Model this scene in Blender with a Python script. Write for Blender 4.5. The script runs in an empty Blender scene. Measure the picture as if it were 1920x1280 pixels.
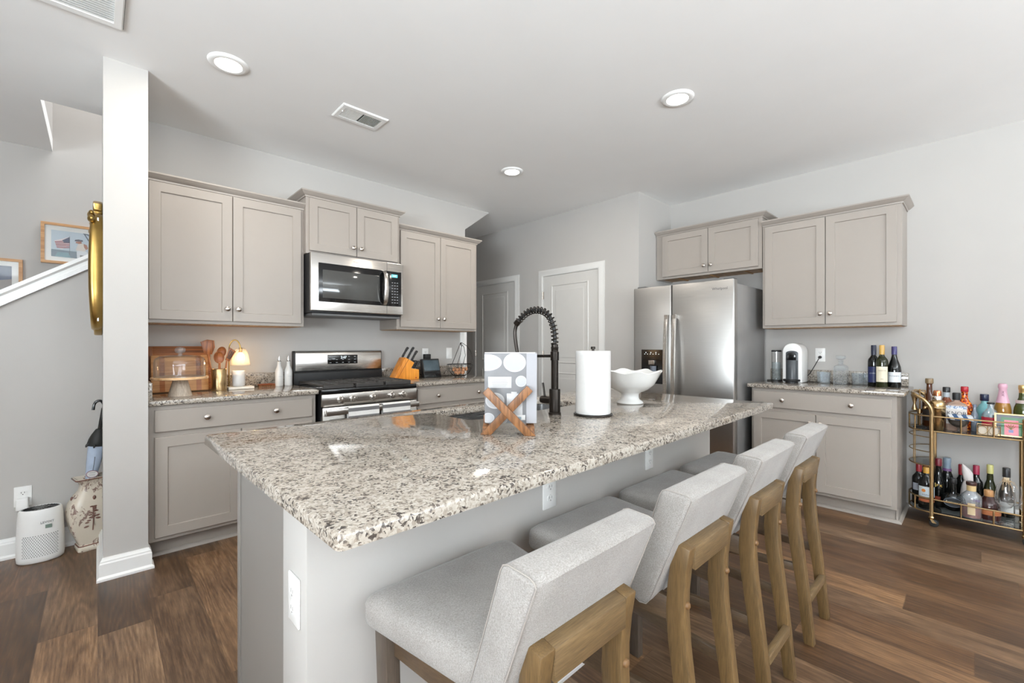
import bpy, bmesh, math, random
from mathutils import Matrix, Vector

scene = bpy.context.scene
COL = scene.collection
R = math.radians
PI = math.pi
random.seed(7)

# ------------------------------------------------------------------ camera, world, lights, exposure
cam_data = bpy.data.cameras.new('camera')
cam_data.sensor_width = 36.0
cam_data.lens = 823.6 / 1920 * 36.0
cam_data.shift_y = 7 / 1920
cam_data.clip_start = 0.05
cam = bpy.data.objects.new('camera', cam_data)
COL.objects.link(cam)
cam.location = (0, 0, 1.229)
cam.rotation_euler = (R(90), 0, R(46.668 - 90))
scene.camera = cam

world = bpy.data.worlds.new('daylight')
scene.world = world
world.use_nodes = True
wb = world.node_tree.nodes['Background']
wb.inputs[0].default_value = (0.86, 0.93, 1.0, 1)
wb.inputs[1].default_value = 1.6


def area(name, loc, rot, sx, sy, power, color, spread=180):
    d = bpy.data.lights.new(name, 'AREA')
    d.shape = 'RECTANGLE'
    d.size, d.size_y = sx, sy
    d.energy = power
    d.color = color
    d.spread = R(spread)
    o = bpy.data.objects.new(name, d)
    COL.objects.link(o)
    o.location = loc
    o.rotation_euler = rot
    return o


DAY = (0.86, 0.94, 1.0)
# daylight at unseen patio door and windows, aimed steeply up as added ceiling fill
area('daylight_fill_patio_door', (-0.9, -4.72, 1.1), (R(162), 0, 0), 2.4, 2.1, 290, DAY, 155)
area('daylight_fill_window_rear', (1.9, -4.72, 1.4), (R(162), 0, R(4)), 2.2, 1.7, 520, DAY, 155)
area('daylight_fill_window_side', (-3.4, -0.8, 1.35), (R(146), 0, R(-90)), 2.6, 1.7, 500, DAY, 155)
# stand-in for landing daylight, added out of view to brighten the stairwell wall
area('daylight_fill_upper_landing', (0.9, 4.45, 4.7), (0, 0, 0), 2.2, 0.8, 85, (0.95, 0.97, 1.0))

vs = scene.view_settings
vs.view_transform = 'Standard'
vs.look = 'None'
vs.exposure = 0.06
vs.gamma = 1.0
vs.use_curve_mapping = False
scene.cycles.max_bounces = 10
scene.cycles.diffuse_bounces = 8
scene.cycles.glossy_bounces = 5
scene.cycles.transparent_max_bounces = 24
scene.cycles.caustics_reflective = False
scene.cycles.caustics_refractive = False
scene.cycles.sample_clamp_indirect = 6.0
scene.cycles.use_denoising = True

# ------------------------------------------------------------------ materials


def lin(r, g, b):
    def f(c):
        c /= 255.0
        return c / 12.92 if c <= 0.04045 else ((c + 0.055) / 1.055) ** 2.4
    return (f(r), f(g), f(b), 1.0)


def newmat(name):
    m = bpy.data.materials.new(name)
    m.use_nodes = True
    nt = m.node_tree
    b = nt.nodes['Principled BSDF']
    return m, nt, b


def node(nt, t, **kw):
    n = nt.nodes.new(t)
    for k, v in kw.items():
        setattr(n, k, v)
    return n


def mth(nt, op, a, b=None, c=None):
    n = nt.nodes.new('ShaderNodeMath')
    n.operation = op
    for i, x in enumerate((a, b, c)):
        if x is None:
            continue
        if isinstance(x, (int, float)):
            n.inputs[i].default_value = x
        else:
            nt.links.new(x, n.inputs[i])
    return n.outputs[0]


def ramp(nt, fac, stops, interp='LINEAR'):
    n = nt.nodes.new('ShaderNodeValToRGB')
    cr = n.color_ramp
    cr.interpolation = interp
    while len(cr.elements) > 1:
        cr.elements.remove(cr.elements[-1])
    cr.elements[0].position, cr.elements[0].color = stops[0]
    for p, c in stops[1:]:
        e = cr.elements.new(p)
        e.color = c
    nt.links.new(fac, n.inputs[0])
    return n.outputs[0]


def coords(nt, scale=(1, 1, 1), rot=(0, 0, 0)):
    tc = nt.nodes.new('ShaderNodeTexCoord')
    mp = nt.nodes.new('ShaderNodeMapping')
    mp.inputs['Scale'].default_value = scale
    mp.inputs['Rotation'].default_value = rot
    nt.links.new(tc.outputs['Object'], mp.inputs[0])
    return mp.outputs[0]


def noise(nt, vec, scale, detail=3, rough=0.5, dist=0.0):
    n = nt.nodes.new('ShaderNodeTexNoise')
    n.inputs['Scale'].default_value = scale
    n.inputs['Detail'].default_value = detail
    n.inputs['Roughness'].default_value = rough
    n.inputs['Distortion'].default_value = dist
    if vec is not None:
        nt.links.new(vec, n.inputs['Vector'])
    return n


def bump(nt, b, height, strength, dist=0.002):
    n = nt.nodes.new('ShaderNodeBump')
    n.inputs['Strength'].default_value = strength
    n.inputs['Distance'].default_value = dist
    nt.links.new(height, n.inputs['Height'])
    nt.links.new(n.outputs[0], b.inputs['Normal'])


def shade(c, k):
    return tuple(min(1.0, x * k) for x in c[:3]) + (1.0,)


def P(name, col, rough=0.5, metal=0.0, var=0.03, vs_=12, bmp=0.0, bs=150, coat=0.0, spec=0.5, emit=0.0, stretch=(1, 1, 1)):
    m, nt, b = newmat(name)
    v = coords(nt, stretch)
    nz = noise(nt, v, vs_, 3)
    c = ramp(nt, nz.outputs[0], [(0.3, shade(col, 1 - var)), (0.7, shade(col, 1 + var))])
    nt.links.new(c, b.inputs['Base Color'])
    b.inputs['Roughness'].default_value = rough
    b.inputs['Metallic'].default_value = metal
    b.inputs['Specular IOR Level'].default_value = spec
    b.inputs['Coat Weight'].default_value = coat
    if bmp:
        n2 = noise(nt, v, bs, 2)
        bump(nt, b, n2.outputs[0], bmp)
    if emit:
        nt.links.new(c, b.inputs['Emission Color'])
        b.inputs['Emission Strength'].default_value = emit
    return m


def glass(name, tint=(1, 1, 1), ior=1.45, body=0.0, bodycol=(0.9, 0.95, 0.97)):
    """thin clear glass: straight transmission plus a Fresnel reflection"""
    m = bpy.data.materials.new(name)
    m.use_nodes = True
    nt = m.node_tree
    nt.nodes.clear()
    out = nt.nodes.new('ShaderNodeOutputMaterial')
    tr = nt.nodes.new('ShaderNodeBsdfTransparent')
    tr.inputs[0].default_value = (*tint, 1)
    gl = nt.nodes.new('ShaderNodeBsdfGlossy')
    gl.inputs['Roughness'].default_value = 0.03
    nzv = coords(nt)
    nz = noise(nt, nzv, 30, 2)
    rr = ramp(nt, nz.outputs[0], [(0.3, (0.02, 0.02, 0.02, 1)), (0.7, (0.05, 0.05, 0.05, 1))])
    nt.links.new(rr, gl.inputs['Roughness'])
    lw = nt.nodes.new('ShaderNodeLayerWeight')
    lw.inputs[0].default_value = 0.5
    k = (ior - 1) ** 2 / (ior + 1) ** 2
    fac = mth(nt, 'ADD', mth(nt, 'MULTIPLY', mth(nt, 'POWER', lw.outputs['Facing'], 3.0), 0.75), k)
    mx = nt.nodes.new('ShaderNodeMixShader')
    nt.links.new(fac, mx.inputs[0])
    src = tr.outputs[0]
    if body:
        df = nt.nodes.new('ShaderNodeBsdfDiffuse')
        df.inputs[0].default_value = (*bodycol, 1)
        m2 = nt.nodes.new('ShaderNodeMixShader')
        m2.inputs[0].default_value = body
        nt.links.new(tr.outputs[0], m2.inputs[1])
        nt.links.new(df.outputs[0], m2.inputs[2])
        src = m2.outputs[0]
    nt.links.new(src, mx.inputs[1])
    nt.links.new(gl.outputs[0], mx.inputs[2])
    nt.links.new(mx.outputs[0], out.inputs[0])
    return m


def wood(name, dark, light, axis='Z', scale=18, rough=0.45, ring=6.0, bmp=0.15):
    m, nt, b = newmat(name)
    st = {'X': (0.06, 1, 1), 'Y': (1, 0.06, 1), 'Z': (1, 1, 0.06)}[axis]
    v = coords(nt, st)
    n1 = noise(nt, v, scale, 5, 0.6)
    n2 = noise(nt, v, scale * 7, 3, 0.6)
    n3 = noise(nt, coords(nt), 3, 2)
    rings = mth(nt, 'SINE', mth(nt, 'MULTIPLY', n1.outputs[0], ring * 6))
    a = mth(nt, 'ADD', mth(nt, 'MULTIPLY', rings, 0.035 * ring if ring < 4 else 0.16), mth(nt, 'MULTIPLY', n2.outputs[0], 0.7))
    a = mth(nt, 'ADD', a, mth(nt, 'MULTIPLY', n3.outputs[0], 0.3))
    c = ramp(nt, a, [(0.2, dark), (0.8, light)])
    nt.links.new(c, b.inputs['Base Color'])
    b.inputs['Roughness'].default_value = rough
    bump(nt, b, n2.outputs[0], bmp, 0.001)
    return m


def granite(name):
    m, nt, b = newmat(name)
    v = coords(nt)
    dn = noise(nt, v, 60, 2)
    mixv = node(nt, 'ShaderNodeMix', data_type='VECTOR')
    mixv.inputs[0].default_value = 0.018
    nt.links.new(v, mixv.inputs[4])
    nt.links.new(dn.outputs['Color'], mixv.inputs[5])
    vo = node(nt, 'ShaderNodeTexVoronoi')
    vo.inputs['Scale'].default_value = 185
    nt.links.new(mixv.outputs[1], vo.inputs['Vector'])
    sep = node(nt, 'ShaderNodeSeparateColor')
    nt.links.new(vo.outputs['Color'], sep.inputs[0])
    big = noise(nt, v, 22, 3, 0.6)
    a = mth(nt, 'ADD', mth(nt, 'MULTIPLY', sep.outputs[0], 0.62), mth(nt, 'MULTIPLY', big.outputs[0], 0.66))
    c = ramp(nt, a, [(0.0, lin(190, 183, 173)), (0.57, lin(168, 160, 149)), (0.67, lin(146, 137, 126)),
                     (0.77, lin(152, 142, 130)), (0.85, lin(108, 99, 91)), (0.93, lin(66, 60, 56))])
    fine = noise(nt, v, 420, 2)
    mx = node(nt, 'ShaderNodeMix', data_type='RGBA', blend_type='MULTIPLY')
    mx.inputs[0].default_value = 0.35
    nt.links.new(c, mx.inputs[6])
    fc = ramp(nt, fine.outputs[0], [(0.35, (0.62, 0.6, 0.58, 1)), (0.6, (1, 1, 1, 1))])
    nt.links.new(fc, mx.inputs[7])
    nt.links.new(mx.outputs[2], b.inputs['Base Color'])
    b.inputs['Roughness'].default_value = 0.07
    b.inputs['Specular IOR Level'].default_value = 0.6
    return m


def plank_floor():
    m, nt, b = newmat('plank_floor')
    tc = node(nt, 'ShaderNodeTexCoord')
    sp = node(nt, 'ShaderNodeSeparateXYZ')
    nt.links.new(tc.outputs['Object'], sp.inputs[0])
    x, y = sp.outputs[0], sp.outputs[1]
    W, L = 0.182, 1.22
    u = mth(nt, 'DIVIDE', x, W)
    row = mth(nt, 'FLOOR', u)
    wn = node(nt, 'ShaderNodeTexWhiteNoise', noise_dimensions='1D')
    nt.links.new(row, wn.inputs['W'])
    v = mth(nt, 'ADD', mth(nt, 'DIVIDE', y, L), mth(nt, 'MULTIPLY', wn.outputs[0], 5.0))
    colm = mth(nt, 'FLOOR', v)
    cmb = node(nt, 'ShaderNodeCombineXYZ')
    nt.links.new(row, cmb.inputs[0])
    nt.links.new(colm, cmb.inputs[1])
    wid = node(nt, 'ShaderNodeTexWhiteNoise', noise_dimensions='2D')
    nt.links.new(cmb.outputs[0], wid.inputs['Vector'])
    pid = wid.outputs[0]
    gv = node(nt, 'ShaderNodeCombineXYZ')
    nt.links.new(mth(nt, 'ADD', x, mth(nt, 'MULTIPLY', pid, 31.0)), gv.inputs[0])
    nt.links.new(mth(nt, 'MULTIPLY', y, 0.10), gv.inputs[1])
    nt.links.new(mth(nt, 'MULTIPLY', pid, 17.0), gv.inputs[2])
    n1 = noise(nt, gv.outputs[0], 6.5, 2, 0.4, 0.15)
    ringv = mth(nt, 'SINE', mth(nt, 'MULTIPLY', n1.outputs[0], 120.0))
    gv2 = node(nt, 'ShaderNodeCombineXYZ')
    nt.links.new(mth(nt, 'ADD', x, mth(nt, 'MULTIPLY', pid, 13.0)), gv2.inputs[0])
    nt.links.new(mth(nt, 'MULTIPLY', y, 0.05), gv2.inputs[1])
    n2 = noise(nt, gv2.outputs[0], 150, 4, 0.7)
    gv3 = node(nt, 'ShaderNodeCombineXYZ')
    nt.links.new(mth(nt, 'ADD', x, mth(nt, 'MULTIPLY', pid, 9.0)), gv3.inputs[0])
    nt.links.new(mth(nt, 'MULTIPLY', y, 0.25), gv3.inputs[1])
    n3 = noise(nt, gv3.outputs[0], 10, 3, 0.6)
    a = mth(nt, 'ADD', mth(nt, 'MULTIPLY', ringv, 0.036), mth(nt, 'MULTIPLY', n2.outputs[0], 0.56))
    a = mth(nt, 'ADD', a, mth(nt, 'MULTIPLY', n3.outputs[0], 0.38))
    a = mth(nt, 'ADD', a, mth(nt, 'MULTIPLY', mth(nt, 'SUBTRACT', pid, 0.5), 0.22))
    c = ramp(nt, a, [(0.22, lin(48, 33, 22)), (0.42, lin(84, 61, 42)), (0.56, lin(114, 88, 65)), (0.76, lin(160, 130, 100))])
    wid2 = node(nt, 'ShaderNodeTexWhiteNoise', noise_dimensions='3D')
    cmb2 = node(nt, 'ShaderNodeCombineXYZ')
    nt.links.new(row, cmb2.inputs[0])
    nt.links.new(colm, cmb2.inputs[1])
    cmb2.inputs[2].default_value = 4.7
    nt.links.new(cmb2.outputs[0], wid2.inputs['Vector'])
    tint = ramp(nt, mth(nt, 'ADD', mth(nt, 'MULTIPLY', wid2.outputs[0], 0.7), mth(nt, 'MULTIPLY', n3.outputs[0], 0.3)),
                [(0.25, (0.92, 0.94, 0.97, 1)), (0.5, (1, 1, 1, 1)), (0.85, (1.12, 1.0, 0.84, 1))])
    mt = node(nt, 'ShaderNodeMix', data_type='RGBA', blend_type='MULTIPLY')
    mt.inputs[0].default_value = 1.0
    nt.links.new(c, mt.inputs[6])
    nt.links.new(tint, mt.inputs[7])
    c = mt.outputs[2]
    fu = mth(nt, 'FRACT', u)
    fv = mth(nt, 'FRACT', v)
    e1 = mth(nt, 'LESS_THAN', fu, 0.012)
    e2 = mth(nt, 'LESS_THAN', fv, 0.0022)
    e = mth(nt, 'MAXIMUM', e1, e2)
    mx = node(nt, 'ShaderNodeMix', data_type='RGBA')
    nt.links.new(mth(nt, 'MULTIPLY', e, 0.45), mx.inputs[0])
    nt.links.new(c, mx.inputs[6])
    mx.inputs[7].default_value = lin(62, 46, 35)
    nt.links.new(mx.outputs[2], b.inputs['Base Color'])
    rg = ramp(nt, n2.outputs[0], [(0.3, (0.34, 0.34, 0.34, 1)), (0.7, (0.48, 0.48, 0.48, 1))])
    nt.links.new(rg, b.inputs['Roughness'])
    bump(nt, b, mth(nt, 'SUBTRACT', n2.outputs[0], e), 0.12, 0.001)
    return m


def fabric(name, c0, c1):
    m, nt, b = newmat(name)
    v = coords(nt)
    n1 = noise(nt, coords(nt, (1, 1, 0.45)), 620, 2, 0.7)
    n2 = noise(nt, coords(nt, (0.45, 0.45, 1)), 620, 2, 0.7)
    n3 = noise(nt, v, 14, 3)
    a = mth(nt, 'ADD', mth(nt, 'MULTIPLY', n1.outputs[0], 0.5), mth(nt, 'MULTIPLY', n2.outputs[0], 0.5))
    a2 = mth(nt, 'ADD', mth(nt, 'MULTIPLY', a, 0.85), mth(nt, 'MULTIPLY', n3.outputs[0], 0.15))
    c = ramp(nt, a2, [(0.38, c0), (0.62, c1)])
    nt.links.new(c, b.inputs['Base Color'])
    b.inputs['Roughness'].default_value = 0.92
    b.inputs['Sheen Weight'].default_value = 0.25
    b.inputs['Specular IOR Level'].default_value = 0.15
    bump(nt, b, a, 0.35, 0.002)
    return m


def brushed(name, col, rough=0.3, axis='X', amount=0.05, aniso=0.0):
    m, nt, b = newmat(name)
    st = {'X': (0.01, 1, 1), 'Y': (1, 0.01, 1), 'Z': (1, 1, 0.01)}[axis]
    n1 = noise(nt, coords(nt, st), 500, 3, 0.6)
    c = ramp(nt, n1.outputs[0], [(0.3, shade(col, 0.95)), (0.7, shade(col, 1.05))])
    nt.links.new(c, b.inputs['Base Color'])
    b.inputs['Metallic'].default_value = 1.0
    rg = ramp(nt, n1.outputs[0], [(0.3, (rough - amount,) * 3 + (1,)), (0.7, (rough + amount,) * 3 + (1,))])
    nt.links.new(rg, b.inputs['Roughness'])
    bump(nt, b, n1.outputs[0], 0.03, 0.001)
    if aniso:
        b.inputs['Anisotropic'].default_value = aniso
        tg = node(nt, 'ShaderNodeTangent', direction_type='UV_MAP')
        tg.uv_map = 'grain'
        nt.links.new(tg.outputs[0], b.inputs['Tangent'])
    return m


def toile(name):
    """cream glaze with sepia transferware foliage"""
    m, nt, b = newmat(name)
    v = coords(nt)
    n1 = noise(nt, coords(nt, (1, 1, 0.55)), 26, 4, 0.75, 1.2)
    n2 = noise(nt, v, 9, 2)
    msk = mth(nt, 'MULTIPLY', mth(nt, 'GREATER_THAN', n1.outputs[0], 0.545), mth(nt, 'GREATER_THAN', n2.outputs[0], 0.485))
    mx = node(nt, 'ShaderNodeMix', data_type='RGBA')
    nt.links.new(mth(nt, 'MULTIPLY', msk, 0.8), mx.inputs[0])
    mx.inputs[6].default_value = lin(206, 196, 180)
    mx.inputs[7].default_value = lin(104, 70, 66)
    nt.links.new(mx.outputs[2], b.inputs['Base Color'])
    b.inputs['Roughness'].default_value = 0.18
    return m


def emis(name, col, strength):
    m, nt, b = newmat(name)
    nz = noise(nt, coords(nt), 20, 1)
    c = ramp(nt, nz.outputs[0], [(0.2, shade(col, 0.97)), (0.8, col)])
    nt.links.new(c, b.inputs['Base Color'])
    nt.links.new(c, b.inputs['Emission Color'])
    b.inputs['Emission Strength'].default_value = strength
    return m


def mosaic(name, cols, scale=120):
    m, nt, b = newmat(name)
    vo = node(nt, 'ShaderNodeTexVoronoi')
    vo.inputs['Scale'].default_value = scale
    nt.links.new(coords(nt), vo.inputs['Vector'])
    sep = node(nt, 'ShaderNodeSeparateColor')
    nt.links.new(vo.outputs['Color'], sep.inputs[0])
    k = len(cols)
    c = ramp(nt, sep.outputs[0], [(i / k, cl) for i, cl in enumerate(cols)], 'CONSTANT')
    nt.links.new(c, b.inputs['Base Color'])
    b.inputs['Roughness'].default_value = 0.15
    return m


M = {}
M['wall'] = P('wall_paint', lin(182, 179, 175), 0.75, var=0.012, vs_=4, bmp=0.05, bs=220)
M['ceil'] = P('ceiling_paint', lin(240, 240, 239), 0.85, var=0.01, vs_=3)
M['trim'] = P('trim_white', lin(240, 240, 238), 0.38, var=0.008)
M['door'] = P('door_white', lin(202, 200, 196), 0.42, var=0.008)
M['doortrim'] = P('door_trim_white', lin(214, 213, 210), 0.4, var=0.008)
M['cab'] = P('cabinet_greige', lin(157, 149, 141), 0.42, var=0.012, vs_=5)
M['endpanel'] = P('island_panel_grey', lin(138, 134, 129), 0.45, var=0.01, vs_=5)
M['rawwood'] = wood('cabinet_raw_wood', lin(150, 108, 62), lin(205, 160, 105), 'Y', 14)
M['floor'] = plank_floor()
M['granite'] = granite('speckled_granite')
M['steel'] = brushed('stainless_steel', lin(176, 174, 171), 0.36, 'X', 0.04, 0.65)
M['steelx'] = brushed('stainless_steel_range', lin(205, 201, 196), 0.24, 'X')
M['steelside'] = P('grey_textured_side', lin(150, 149, 148), 0.3, 0.35, var=.03, bmp=.05, bs=400)
M['basin'] = brushed('basin_steel', lin(190, 190, 190), 0.25, 'X')
M['nickel'] = P('satin_nickel', lin(196, 188, 180), 0.25, 1.0, var=0.02)
M['chrome'] = P('bright_chrome', lin(225, 225, 225), 0.08, 1.0, var=0.01)
M['black'] = P('black_gloss', lin(18, 18, 19), 0.12, var=0.1)
M['blackmatte'] = P('black_matte', lin(26, 26, 27), 0.5, var=0.1)
M['grate'] = P('cast_iron', lin(58, 55, 53), 0.45, var=0.1, vs_=40, bmp=0.1)
M['darkglass'] = P('oven_glass', lin(22, 22, 22), 0.05, var=0.05)
M['mwglass'] = P('oven_window_grey', lin(70, 70, 68), 0.07, var=0.05)
M['bronze'] = P('dark_bronze', lin(44, 39, 35), 0.32, 0.75, var=0.08)
M['gold'] = P('brushed_gold', lin(188, 160, 118), 0.26, 1.0, var=0.03)
M['brass'] = P('aged_brass', lin(178, 146, 84), 0.3, 1.0, var=0.16, vs_=9)
M['copper'] = P('copper', lin(196, 128, 92), 0.22, 1.0)
M['fabric'] = fabric('oatmeal_linen', lin(128, 123, 118), lin(164, 160, 156))
M['oak'] = wood('honey_oak', lin(74, 58, 36), lin(130, 102, 64), 'Z', 55, 0.42, 2.0)
M['oakx'] = wood('honey_oak_rail', lin(78, 62, 42), lin(136, 111, 76), 'X', 55, 0.42, 2.0)
M['oaky'] = wood('shaded_oak_rail', lin(64, 52, 41), lin(104, 84, 63), 'Y', 55, 0.45, 2.0)  # same oak darkened: shade on side rails and stretchers put into colour
M['oakshade'] = wood('shaded_oak', lin(60, 52, 45), lin(98, 86, 75), 'Z', 55, 0.45, 2.0)  # stool oak greyed and darkened: shade on the front legs put into colour
M['acacia'] = wood('acacia_wood', lin(92, 48, 22), lin(188, 118, 62), 'X', 12, 0.4, 5)
M['acacialight'] = wood('light_acacia_wood', lin(168, 110, 60), lin(222, 172, 118), 'X', 12, 0.4, 5)
M['teak'] = wood('teak_wood', lin(110, 58, 26), lin(186, 112, 60), 'Z', 20, 0.38, 6)
M['standwood'] = wood('mango_wood', lin(84, 54, 32), lin(150, 102, 62), 'Z', 16, 0.45, 8)
M['blockwood'] = wood('orange_beech', lin(196, 116, 30), lin(240, 160, 62), 'Z', 10, 0.35, 4)
M['platewood'] = wood('maple_plate', lin(206, 158, 108), lin(240, 204, 160), 'X', 12, 0.4)
M['whitewash'] = wood('whitewashed_wood', lin(176, 160, 142), lin(214, 202, 186), 'Z', 26, 0.6)
M['ceramic'] = P('white_ceramic', lin(212, 212, 210), 0.14, var=0.008)
M['plastic'] = P('white_plastic', lin(238, 238, 236), 0.35, var=0.01)
M['paper'] = P('paper_white', lin(206, 205, 203), 0.9, var=0.012, vs_=60, bmp=0.25, bs=160)
M['slotpale'] = P('pale_slot', lin(150, 149, 147), 0.6)
M['slot'] = P('dark_slot', lin(60, 58, 56), 0.6)
M['greyplastic'] = P('grey_plastic', lin(92, 92, 92), 0.5)
M['rubber'] = P('rubber_black', lin(24, 23, 22), 0.6)
M['towelw'] = P('towel_white', lin(232, 231, 228), 0.95, var=0.03, vs_=90, bmp=0.3, bs=400)
M['towelg'] = P('towel_grey', lin(112, 111, 111), 0.95, var=0.04, vs_=90, bmp=0.3, bs=400)
M['glass'] = glass('clear_glass')
M['glassg'] = glass('green_tinted_glass', (0.88, 0.95, 0.93))
M['shelfglass'] = glass('smoked_shelf_glass', (0.62, 0.64, 0.64), 1.5, 0.06, (0.3, 0.32, 0.32))
M['cutglass'] = glass('cut_crystal', (0.94, 0.965, 0.985), 1.9, 0.08)
M['ribglass'] = glass('ribbed_glass', (0.97, 0.94, 0.88), 1.5, 0.22, (1.0, 0.93, 0.82))
M['lampglow'] = emis('led_diffuser', (1.0, 0.93, 0.82, 1), 14.0)
M['bulbglow'] = emis('warm_bulb', (1.0, 0.78, 0.48, 1), 9.0)
M['display'] = emis('blue_display', (0.12, 0.5, 0.6, 1), 0.7)
M['displayw'] = emis('white_digits', (0.75, 0.85, 0.9, 1), 1.2)
M['screen'] = P('dim_screen', lin(74, 88, 96), 0.12, var=0.15, vs_=10)
M['toile'] = toile('toile_glaze')
M['sepia'] = P('sepia_glaze', lin(110, 78, 68), 0.25, var=0.2, vs_=60)
M['garlic'] = P('shallot_skin', lin(206, 150, 110), 0.5, var=0.28, vs_=45)


def flat(name, r, g, b, rough=0.45, **k):
    key = name
    if key not in M:
        M[key] = P(name, lin(r, g, b), rough, **k)
    return M[key]

# ------------------------------------------------------------------ mesh helpers
class MB:
    """collects shapes; build() links them as one mesh object"""

    def __init__(s):
        s.v, s.f = [], []
        s.xf = None

    def add(s, vs_, fs):
        k = len(s.v)
        for p in vs_:
            p = Vector(p)
            if s.xf is not None:
                p = s.xf @ p
            s.v.append(tuple(p))
        s.f += [tuple(i + k for i in f) for f in fs]
        return s

    def box(s, x0, x1, y0, y1, z0, z1):
        v = [(x, y, z) for z in (z0, z1) for y in (y0, y1) for x in (x0, x1)]
        return s.add(v, [(0, 2, 3, 1), (4, 5, 7, 6), (0, 1, 5, 4), (2, 6, 7, 3), (0, 4, 6, 2), (1, 3, 7, 5)])

    def rings(s, rs, close=True, cap=True):
        """skin a list of equal-length rings of points"""
        n = len(rs[0])
        v = [p for r in rs for p in r]
        f = []
        for i in range(len(rs) - 1):
            for j in range(n if close else n - 1):
                a, b = i * n + j, i * n + (j + 1) % n
                f.append((a, b, b + n, a + n))
        if cap:
            f.append(tuple(range(n - 1, -1, -1)))
            f.append(tuple((len(rs) - 1) * n + j for j in range(n)))
        return s.add(v, f)

    def lathe(s, prof, n=32, c=(0, 0, 0), a0=0.0, a1=2 * PI, closed=False):
        """profile (radius, z) turned round a vertical axis; closed joins last to first"""
        full = abs(a1 - a0 - 2 * PI) < 1e-6
        m = n if full else n + 1
        v, f = [], []
        for r, z in prof:
            for j in range(m):
                t = a0 + (a1 - a0) * j / n
                v.append((c[0] + r * math.cos(t), c[1] + r * math.sin(t), c[2] + z))
        k = len(prof)
        for i in range(k if closed else k - 1):
            i2 = (i + 1) % k
            for j in range(n):
                b = (j + 1) % m if full else j + 1
                f.append((i * m + j, i * m + b, i2 * m + b, i2 * m + j))
        if not closed and full:
            if prof[0][0] > 1e-5:
                f.append(tuple(range(m - 1, -1, -1)))
            if prof[-1][0] > 1e-5:
                f.append(tuple((k - 1) * m + j for j in range(m)))
        return s.add(v, f)

    def cyl(s, p0, p1, r0, r1=None, n=20):
        return s.tube([p0, p1], [r0, r0 if r1 is None else r1], n)

    def tube(s, pts, r, n=10, closed=False):
        pts = [Vector(p) for p in pts]
        k = len(pts)
        rs = r if isinstance(r, (list, tuple)) else [r] * k
        rings = []
        up = None
        for i, p in enumerate(pts):
            if closed:
                d = pts[(i + 1) % k] - pts[i - 1]
            elif i == 0:
                d = pts[1] - p
            elif i == k - 1:
                d = p - pts[i - 1]
            else:
                d = (pts[i + 1] - p).normalized() + (p - pts[i - 1]).normalized()
            d.normalize()
            if up is None:
                up = d.orthogonal().normalized()
            else:
                up = up - d * up.dot(d)
                up = up.normalized() if up.length > 1e-6 else d.orthogonal().normalized()
            w = d.cross(up)
            rings.append([tuple(p + (up * math.cos(2 * PI * j / n) + w * math.sin(2 * PI * j / n)) * rs[i]) for j in range(n)])
        if closed:
            rings.append(rings[0])
            return s.rings(rings, True, False)
        return s.rings(rings, True, True)

    def prism(s, poly, d0, d1, axis='y'):
        """2-D polygon extruded along an axis: 'y' poly=(x,z), 'x' poly=(y,z), 'z' poly=(x,y)"""
        def pt(a, b, d):
            return {'y': (a, d, b), 'x': (d, a, b), 'z': (a, b, d)}[axis]
        return s.rings([[pt(a, b, d0) for a, b in poly], [pt(a, b, d1) for a, b in poly]])

    def ball(s, c, r, n=16, m=10, sx=1, sy=1, sz=1):
        prof = [(math.sin(PI * i / m) * r, -math.cos(PI * i / m) * r) for i in range(m + 1)]
        old = s.xf
        t = Matrix.Translation(c) @ Matrix.Diagonal((sx, sy, sz, 1))
        s.xf = (old @ t) if old is not None else t
        s.lathe(prof, n)
        s.xf = old
        return s

    def disc(s, c, r, normal_axis='y', n=24, t=0.002):
        a = {'x': (t, 0, 0), 'y': (0, t, 0), 'z': (0, 0, t)}[normal_axis]
        c = Vector(c)
        return s.cyl(c, c + Vector(a), r, n=n)


def build(name, mb, mat, parent=None, bevel=0.0, seg=2, angle=35, loc=None, rz=0.0, subdiv=0):
    me = bpy.data.meshes.new(name)
    bm = bmesh.new()
    vs_ = [bm.verts.new(p) for p in mb.v]
    for f in mb.f:
        try:
            bm.faces.new([vs_[i] for i in f])
        except ValueError:
            pass
    bmesh.ops.remove_doubles(bm, verts=bm.verts, dist=1e-6)
    bmesh.ops.recalc_face_normals(bm, faces=bm.faces)
    if bevel:
        es = [e for e in bm.edges if len(e.link_faces) == 2 and e.calc_face_angle(0) > R(28)]
        bmesh.ops.bevel(bm, geom=es, offset=bevel, segments=seg, profile=0.5, affect='EDGES', clamp_overlap=True)
    bm.to_mesh(me)
    bm.free()
    me.shade_smooth()
    me.set_sharp_from_angle(angle=R(angle))
    me.materials.append(mat)
    o = bpy.data.objects.new(name, me)
    COL.objects.link(o)
    if parent is not None:
        o.parent = parent
    if loc is not None:
        o.location = loc
    if rz:
        o.rotation_euler = (0, 0, rz)
    if subdiv:
        md = o.modifiers.new('smooth', 'SUBSURF')
        md.levels = md.render_levels = subdiv
    return o


def grain_uv(o, ax=0, ay=2):
    """flat UV map telling the brushed metal which way its grain runs"""
    me = o.data
    uv = me.uv_layers.new(name='grain')
    for lp in me.loops:
        p = me.vertices[lp.vertex_index].co
        uv.data[lp.index].uv = (p[ax], p[ay])


def tag(o, label, cat, group=None):
    o['label'] = label
    o['category'] = cat
    if group:
        o['group'] = group
    return o


def thing(name, label, cat, loc=(0, 0, 0), rz=0.0, group=None):
    o = bpy.data.objects.new(name, None)
    o.empty_display_size = 0.05
    COL.objects.link(o)
    o.location = loc
    o.rotation_euler = (0, 0, rz)
    return tag(o, label, cat, group)


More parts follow.
